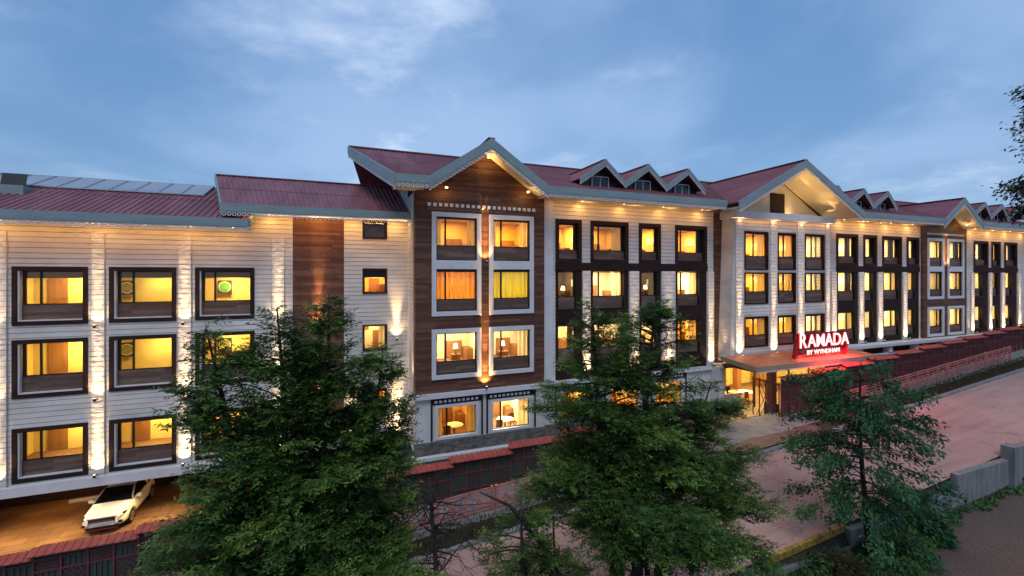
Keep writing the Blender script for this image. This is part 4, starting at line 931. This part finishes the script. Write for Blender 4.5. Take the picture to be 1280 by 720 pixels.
# shrubs and ground cover on the near bank
def shrub(root_name, c, r, h, n, m, seed, label, leaf=.16, cat='shrub', group=None):
    g = np.random.default_rng(seed); root = thing(root_name, c, label, cat, group)
    th = g.uniform(0, 6.283, n); rr = np.sqrt(g.random(n))*r; zz = g.random(n)**.7
    lump = .75+.25*np.sin(th*3+seed)+.15*np.sin(th*7)
    P = np.stack([c[0]+rr*np.cos(th)*lump, c[1]+rr*np.sin(th)*lump, c[2]+h*zz*np.sqrt(np.clip(1-(rr/r)**2, .05, 1))*(.8+.3*np.sin(th*5+rr*4))], 1)
    A = unit(np.stack([np.cos(th), np.sin(th), g.normal(.2, .5, n)], 1)+g.normal(0, .5, (n, 3)))
    N = unit(np.array([0, 0, 1.])+g.normal(0, .5, (n, 3))); T = np.clip(.4+.25*np.sin(th*4+rr*5)+g.normal(0, .14, n), 0, 1)
    tb = MB()
    for i in range(9):
        a = i*.7; tb.tube([c, (c[0]+r*.3*math.cos(a), c[1]+r*.3*math.sin(a), c[2]+h*.5), (c[0]+r*.6*math.cos(a), c[1]+r*.6*math.sin(a), c[2]+h*.8)], [.03, .018, .005], 4)
    tb.build('stem', M['bark'], root); leaf_object('foliage', P, A, N, leaf*g.uniform(.6, 1.4, n), leaf*.35*g.uniform(.7, 1.3, n), T, M[m], root)
shrub('leafy_shrub', (23.4, 11.05, 1.0), .75, 1.2, 2600, 'cherry', 31, 'glossy long leaved shrub at the foot of the concrete wall by the brown path', .30)
shrub('leafy_shrub', (21.2, 10.6, .95), .95, 1.1, 2400, 'bush', 32, 'dark low shrub on the bank beside the slender broadleaf tree', .18)
shrub('leafy_shrub', (17.6, 10.9, .85), 1.0, .9, 2000, 'rusty', 33, 'brownish shrub behind the yellow kerb', .16)
shrub('leafy_shrub', (11.6, 9.6, .6), 1.6, 3.0, 5200, 'bush', 34, 'pale green shrub at the foot of the two topped conifer', .15)
n = 62000; gx = rng.uniform(9, 38, n); gy = rng.uniform(6.5, 11.7, n)
keep = (gy > 9.75+.25*(gx-20.1)+.22*np.sin(gx*2.1)+.12*np.sin(gx*5.3)) | (gx < 19.3+.5*np.sin(gy*2.3)); keep &= (gx < 27.2); keep |= (gx >= 20) & (gy > 11.30+.16*np.sin(gx*1.9)+.1*np.sin(gx*6.1)); gx, gy = gx[keep], gy[keep]; n = len(gx)
keep_low = gx > 27.2
hump = .35+.25*np.sin(gx*1.7)*np.cos(gy*1.9)+.15*np.sin(gx*4+gy*3)
gz = np.array([near_z(x) for x in gx])+np.where(gx > 18.5, .05, 0)+rng.random(n)*np.clip(np.where(keep_low, .18, hump), .1, 1)
lo_ = leaf_object('ground_cover', np.stack([gx, gy, gz], 1), unit(rng.normal(0, 1, (n, 3))+np.array([0, 0, .5])), unit(rng.normal(0, .5, (n, 3))+np.array([0, 0, 1.])),
                    .16*rng.uniform(.5, 1.6, n), .065*rng.uniform(.6, 1.4, n), np.clip(.35+.5*(hump-.35)+rng.normal(0, .15, n), 0, 1), M['bush'])
lo_['kind'] = 'stuff'
n = 34000; vx = rng.uniform(-20, 70, n); vy = rng.uniform(18.3, 19.7, n); kk = ~((vx > 15.3) & (vx < 29.3)); vx, vy = vx[kk], vy[kk]; n = len(vx); vz = np.array([road_z(x) for x in vx])+.10
lo_ = leaf_object('grass', np.stack([vx, vy, vz], 1), unit(rng.normal(0, .45, (n, 3))+np.array([0, 0, 1.])), unit(rng.normal(0, 1, (n, 3))), .22*rng.uniform(.4, 1.4, n), .03*rng.uniform(.6, 1.4, n), np.clip(rng.normal(.4, .2, n), 0, 1), M['rusty'])
lo_['kind'] = 'stuff'

# ------------------------------------------------------------------ parked car (nose towards the road)
M['car_paint'] = noisy('white_car_paint', (.68, .67, .65), (.72, .71, .69), (1, 1, 1), 1, .22, spec=.6)
M['chrome'] = mat('chrome', (.6, .6, .6), .18, 1.); M['tyre'] = mat('tyre_rubber', (.012, .012, .012), .8); M['red_trim'] = mat('red_bumper_accent', (.30, .03, .02), .4)
M['headlamp'] = mat('headlamp_lens', (.035, .035, .04), .12, 0, .5)
car = thing('parked_car', (-10.75, 29.2, LOT), 'white crossover car parked nose out, half under the white wing', 'car')
def car_parts(root, cx, yf, z0):
    # stations along the length: (y from nose, bottom, sill/bumper, belt, half width low, half width belt)
    st = [(0.0, .32, .50, .72, .55, .50), (.06, .26, .52, .80, .74, .68), (.25, .22, .56, .90, .85, .78), (.6, .20, .58, .97, .89, .82), (1.05, .20, .58, 1.02, .90, .84), (1.35, .20, .58, 1.05, .90, .85),
          (2.2, .20, .58, 1.06, .90, .86), (3.0, .20, .58, 1.07, .90, .86), (3.6, .22, .60, 1.08, .89, .84), (4.05, .28, .62, 1.05, .84, .78), (4.28, .36, .62, .98, .70, .64)]
    b = MB(); rings = []
    for (y, zb, zm, zt, wl_, wb) in st:
        half = [(0, zb), (wl_*.8, zb), (wl_, zb+.14), (wl_+.01, zm), (wl_-.015, zm+.1), (wb+.02, zt-.1), (wb-.05, zt), (wb*.6, zt+.025), (0, zt+.035)]
        loop = [(-x, z) for x, z in half[::-1][:-1]][:-0 or None]
        pts = [(-x, z) for x, z in half[:0:-1]][1:] if False else None
        full = half + [(-x, z) for x, z in half[-2:0:-1]]
        base = len(b.v); b.v += [(cx+x, yf+y, z0+z) for x, z in full]; rings.append((base, len(full)))
    for (r0, k), (r1_, _) in zip(rings[:-1], rings[1:]):
        for i in range(k): b.f.append((r0+i, r0+(i+1) % k, r1_+(i+1) % k, r1_+i)); b.mi.append(0)
    b.f.append(tuple(rings[0][0]+i for i in range(rings[0][1]))); b.mi.append(0); b.f.append(tuple(rings[-1][0]+i for i in reversed(range(rings[-1][1])))); b.mi.append(0)
    # roof and pillars
    def hoop(y, zr, w, zb_, wb): return [(cx-wb, yf+y, z0+zb_), (cx-w, yf+y, z0+zr-.05), (cx-w*.8, yf+y, z0+zr), (cx, yf+y, z0+zr+.03), (cx+w*.8, yf+y, z0+zr), (cx+w, yf+y, z0+zr-.05), (cx+wb, yf+y, z0+zb_)]
    roof = [(1.95, 1.50, .62), (2.4, 1.57, .63), (3.2, 1.56, .62), (3.85, 1.48, .60)]
    rr = []
    for (y, zr, w) in roof:
        base = len(b.v); b.v += [(cx-w, yf+y, z0+zr-.06), (cx-w*.82, yf+y, z0+zr), (cx, yf+y, z0+zr+.03), (cx+w*.82, yf+y, z0+zr), (cx+w, yf+y, z0+zr-.06)]; rr.append(base)
    for a, c in zip(rr[:-1], rr[1:]):
        for i in range(4): b.f.append((a+i, a+i+1, c+i+1, c+i)); b.mi.append(0)
    for sx in (-1, 1):
        b.beam((cx+sx*.80, yf+1.12, z0+1.05), (cx+sx*.62, yf+1.97, z0+1.47), .07, .06); b.beam((cx+sx*.84, yf+3.0, z0+1.06), (cx+sx*.62, yf+2.95, z0+1.52), .05, .10); b.beam((cx+sx*.80, yf+4.1, z0+1.05), (cx+sx*.60, yf+3.85, z0+1.44), .16, .10)
    body = b.build('body', M['car_paint'], root, True)
    sbm = body.modifiers.new('smooth', 'SUBSURF'); sbm.levels = 1; sbm.render_levels = 2
    g_ = MB(); g_.poly([(cx-.78, yf+1.14, z0+1.055), (cx+.78, yf+1.14, z0+1.055), (cx+.60, yf+1.96, z0+1.485), (cx-.60, yf+1.96, z0+1.485)]); g_.build('windscreen', M['dark_glass'], root)
    g_ = MB(); g_.poly([(cx-.72, yf+4.16, z0+1.03), (cx+.72, yf+4.16, z0+1.03), (cx+.56, yf+3.86, z0+1.44), (cx-.56, yf+3.86, z0+1.44)]); g_.build('rear_window', M['dark_glass'], root)
    for sx in (-1, 1):
        g_ = MB(); g_.poly([(cx+sx*.83, yf+1.2, z0+1.05), (cx+sx*.845, yf+4.0, z0+1.07), (cx+sx*.615, yf+3.8, z0+1.45), (cx+sx*.635, yf+2.4, z0+1.51), (cx+sx*.63, yf+1.98, z0+1.46)]); g_.build('side_window', M['dark_glass'], root)
        mm = MB(); mm.box(cx+sx*.98-.10, cx+sx*.98+.10, yf+1.38, yf+1.52, z0+1.02, z0+1.17); mm.box(cx+sx*.85-.06, cx+sx*.85+.06, yf+1.42, yf+1.48, z0+1.03, z0+1.08); mm.build('mirror', M['car_paint'], root, bevel=.03)
        hb = MB(); hb.prism([(cx+sx*.50, yf+.075, z0+.70), (cx+sx*.50, yf+.06, z0+.79), (cx+sx*.80, yf+.30, z0+.87), (cx+sx*.87, yf+.44, z0+.86), (cx+sx*.855, yf+.30, z0+.77), (cx+sx*.74, yf+.10, z0+.70)], (0, -.035, .0)); hb.build('headlight', M['headlamp'], root, bevel=.01)
        db = MB(); db.box(cx+sx*.52, cx+sx*.74, yf-.02, yf+.05, z0+.80, z0+.815) if False else None
        fb = MB(); fb.box(cx+sx*.66-.12, cx+sx*.66+.12, yf+.03, yf+.12, z0+.42, z0+.54); fb.build('fog_lamp', M['black'], root, bevel=.02)
        for yw in (.84, 3.42):
            x = cx+sx*.82; tb_ = MB()
            n = 28
            for k in range(n):
                a0, a1 = 2*math.pi*k/n, 2*math.pi*(k+1)/n
                def pt(a, r, xx): return (xx, yf+yw+r*math.cos(a), z0+.335+r*math.sin(a))
                xo, xi = x+sx*.105, x-sx*.12
                tb_.quad(pt(a0, .335, xi), pt(a1, .335, xi), pt(a1, .335, xo-sx*.02), pt(a0, .335, xo-sx*.02)); tb_.quad(pt(a0, .335, xo-sx*.02), pt(a1, .335, xo-sx*.02), pt(a1, .30, xo), pt(a0, .30, xo)); tb_.quad(pt(a0, .30, xo), pt(a1, .30, xo), pt(a1, .23, xo-sx*.01), pt(a0, .23, xo-sx*.01))
            w_ = tb_.build('wheel', M['tyre'], root, True)
            rm = MB()
            for k in range(5):
                a = 2*math.pi*k/5
                for da in (-.2, .2): rm.beam((x+sx*.10, yf+yw+.03*math.cos(a), z0+.335+.03*math.sin(a)), (x+sx*.095, yf+yw+.22*math.cos(a+da), z0+.335+.22*math.sin(a+da)), .04, .025, (1, 0, 0))
            for k in range(n):
                a0, a1 = 2*math.pi*k/n, 2*math.pi*(k+1)/n
                rm.quad(pt(a0, .235, x+sx*.096), pt(a1, .235, x+sx*.096), pt(a1, .20, x+sx*.10), pt(a0, .20, x+sx*.10)); rm.quad((x+sx*.03, yf+yw, z0+.335), pt(a0, .22, x+sx*.03), pt(a1, .22, x+sx*.03), (x+sx*.03, yf+yw, z0+.335))
            rm.build('rim', M['alu'], w_)
            ab = MB()
            for k in range(14):
                a0, a1 = math.pi*k/14, math.pi*(k+1)/14
                ab.quad(pt(a0, .36, x+sx*.098), pt(a1, .36, x+sx*.098), pt(a1, .43, x+sx*.092), pt(a0, .43, x+sx*.092))
            ab.build('wheel_arch', M['black'], root)
    gr = MB(); gr.box(cx-.52, cx+.52, yf-.02, yf+.06, z0+.60, z0+.775); gr.build('grille', M['black'], root, bevel=.02)
    gr = MB(); gr.box(cx-.46, cx+.46, yf-.03, yf+.02, z0+.655, z0+.68); gr.box(cx-.56, cx+.56, yf-.022, yf+.05, z0+.775, z0+.80); gr.build('chrome_bar', M['chrome'], root)
    gr = MB(); gr.box(cx-.62, cx+.62, yf-.005, yf+.1, z0+.27, z0+.40); gr.build('lower_grille', M['black'], root, bevel=.02)
    gr = MB(); gr.box(cx-.64, cx+.64, yf-.02, yf+.06, z0+.22, z0+.265); gr.build('bumper_accent', M['red_trim'], root, bevel=.01)
    gr = MB(); gr.box(cx-.25, cx+.25, yf-.035, yf-.02, z0+.45, z0+.56); gr.build('number_plate', M['trim'], root)
car_parts(car, -10.75, 27.2, LOT)
for x in (-13.9, -8.6):
    mb = MB(); mb.box(x, x+1.9, 31.5, 31.7, LOT, LOT+.16); tag(mb.build('wheel_stop', M['trim'], None, bevel=.03), 'pale wheel stop bar on the lot ' + ('behind the parked white car' if x < -10 else 'beyond the parked white car, behind the widest conifer'), 'wheel stop', 'wheel stops under the wing')

# ------------------------------------------------------------------ things seen through the windows and doors
M['art_dark'] = mat('dark_art_mount', (.05, .04, .025), .6); M['art_gold'] = noisy('gold_disc', (.22, .20, .03), (.34, .30, .05), (1, 1, 1), 6, .4); M['art_green'] = noisy('green_disc', (.05, .22, .03), (.10, .32, .05), (1, 1, 1), 6, .4)
def wall_art(x, z, Y, disc, label):
    r = thing('wall_art', (x, Y, z), label, 'wall art', 'round wall art in the white wing')
    mb = MB(); mb.box(x-.36, x+.36, Y, Y+.03, z-.40, z+.40); mb.build('mount', M['art_dark'], r)
    mb = MB(); mb.tube([(x, Y-.03, z), (x, Y-.004, z)], [.29, .29], 28); mb.build('disc', disc, r, False)
    mb = MB()
    for k in range(28):
        a0, a1 = 2*math.pi*k/28, 2*math.pi*(k+1)/28
        mb.beam((x+.30*math.cos(a0), Y-.02, z+.30*math.sin(a0)), (x+.30*math.cos(a1), Y-.02, z+.30*math.sin(a1)), .03, .03, (0, 1, 0))
    mb.build('rim', M['white_in'], r)
wall_art(-6.35, 11.5, 30.70, M['art_green'], 'round green wall art seen in the top window beside the timber stair bay')
wall_art(-11.02, 11.5, 30.70, M['art_gold'], 'round gold wall art in the top storey window above the parked car')
wall_art(-11.02, 8.05, 30.70, M['art_gold'], 'round gold wall art in the middle storey window above the parked car')
wall_art(-6.35, 8.05, 30.70, M['art_gold'], 'round gold wall art in the middle window half covered by the conifer')
M['chair'] = mat('chair_fabric', (.22, .10, .05), .8); M['shade'] = emis('lamp_shade', (1, .72, .38), 5)
def chair(x, y, z, face, label):
    r = thing('dining_chair', (x, y, z), label, 'chair', 'dining chairs'); s = face
    mb = MB(); mb.box(x-.22, x+.22, y-.22, y+.22, z+.42, z+.48); mb.build('seat', M['chair'], r, bevel=.02)
    mb = MB(); mb.box(x-.22, x+.22, y+s*.18-.03, y+s*.18+.03, z+.48, z+.95); mb.build('backrest', M['chair'], r, bevel=.02)
    for dx in (-.18, .18):
        for dy in (-.18, .18): mb = MB(); mb.box(x+dx-.02, x+dx+.02, y+dy-.02, y+dy+.02, z, z+.42); mb.build('leg', M['door_in'], r)
def table(x, y, z, label):
    r = thing('dining_table', (x, y, z), label, 'table', 'dining tables')
    mb = MB(); mb.tube([(x, y, z+.71), (x, y, z+.76)], [.55, .55], 24); mb.build('tabletop', M['white_in'], r)
    mb = MB(); mb.tube([(x, y, z), (x, y, z+.06), (x, y, z+.08), (x, y, z+.71)], [.25, .25, .05, .05], 12); mb.build('pedestal', M['black'], r)
table(9.9, 26.4, 2.25, 'white table in the ground floor window nearer the entrance'); chair(9.3, 26.0, 2.25, -1, 'brown chair at the window side of the white table'); chair(10.5, 26.7, 2.25, 1, 'brown chair across the white table from the window')
table(6.6, 26.5, 2.25, 'round table in the ground floor window by the gable corner'); chair(6.0, 26.1, 2.25, -1, 'brown chair in the ground floor window by the gable corner')
def table_lamp(x, y, z, label, s=1.):
    r = thing('table_lamp', (x, y, z), label, 'lamp', 'lit room lamps'); mb = MB(); mb.tube([(x, y, z), (x, y, z+.03), (x, y, z+.05), (x, y, z+.35*s)], [.09, .09, .02, .015], 10); mb.build('stand', M['black'], r)
    mb = MB(); mb.tube([(x, y, z+.35*s), (x, y, z+.35*s+.28)], [.15, .10], 14); mb.build('shade', M['shade'], r)
for x, y, z, l in ((14.7, 27.6, 10.8, 'lit lamp in the narrow middle storey window next to the timber gable'), (21.8, 27.6, 10.8, 'lit lamp in the narrow middle storey window in the dark framed bay'),
                   (6.9, 27.4, 7.2, 'lit lamp in the third row window of the timber gable'), (10.1, 27.4, 7.2, 'lit lamp in the third row window next to the timber gable edge')):
    r = thing('side_table', (x, y, z-.55), 'small dark table under the ' + l.split(' window')[0][4:] + ' window', 'table', 'bedside tables'); mb = MB(); mb.box(x-.3, x+.3, y-.25, y+.25, z-.06, z); mb.build('tabletop', M['door_in'], r); mb = MB(); mb.box(x-.26, x+.26, y-.2, y+.2, z-.50, z-.06); mb.build('cabinet', M['door_in'], r)
    table_lamp(x, y, z, l)
rc = thing('reception_counter', (27.2, 24.6, 2.26), 'pale boxy counter in the bright lobby doorway', 'counter')
mb = MB(); mb.box(26.5, 28.0, 24.35, 25.1, 2.26, 3.36); mb.build('counter_body', M['trim'], rc, bevel=.02); mb = MB(); mb.box(26.44, 28.06, 24.3, 25.15, 3.36, 3.42); mb.build('counter_top', M['canopy_edge'], rc)
mb = MB(); mb.box(26.46, 26.5, 24.5, 25.0, 2.5, 3.2); mb.build('dark_end_panel', M['black'], rc)
mo = thing('monitor', (27.1, 24.8, 3.42), 'small dark computer monitor on the lobby counter', 'monitor'); mb = MB(); mb.box(26.85, 27.35, 24.78, 24.82, 3.55, 3.88); mb.build('screen', M['black'], mo); mb = MB(); mb.box(27.05, 27.15, 24.8, 24.84, 3.42, 3.6); mb.box(26.98, 27.22, 24.72, 24.9, 3.42, 3.44); mb.build('stand', M['black'], mo)
table(29.9, 25.6, 2.26, 'small lobby table beside the canopy column'); chair(29.3, 25.2, 2.26, -1, 'brown lobby chair beside the small table')

# ------------------------------------------------------------------ neighbour beyond the far end
nb_ = thing('neighbouring_house', (80, 28, 6), 'small grey house with a pale lit window past the far end of the hotel', 'house')
mb = MB(); mb.box(77, 90, 30, 40, 4, 12); mb.build('wall', M['render_wall'], nb_); mb = MB(); roof_patch(mb, (76.4, 29.3, 11.9), (90.5, 29.3, 11.9), (90.5, 35, 14), (76.4, 35, 14)); mb.quad((76.4, 35, 14), (90.5, 35, 14), (90.5, 41, 11.8), (76.4, 41, 11.8)); mb.build('roof', M['roof'], nb_)
M['far_pane'] = emis('lit_far_window', (.7, .9, .62), .7); mb = MB(); mb.box(78.6, 80.6, 29.93, 29.99, 8.6, 10.4); w_ = mb.build('window', M['far_pane'], nb_); mb = MB(); ring(mb, 78.5, 80.7, 8.5, 10.5, 29.9, 29.99, .1); mb.box(79.57, 79.63, 29.9, 29.92, 8.6, 10.4); mb.build('window_frame', M['trim'], w_)
for o in list(bpy.data.objects):
    if '_w' in o: del o['_w']
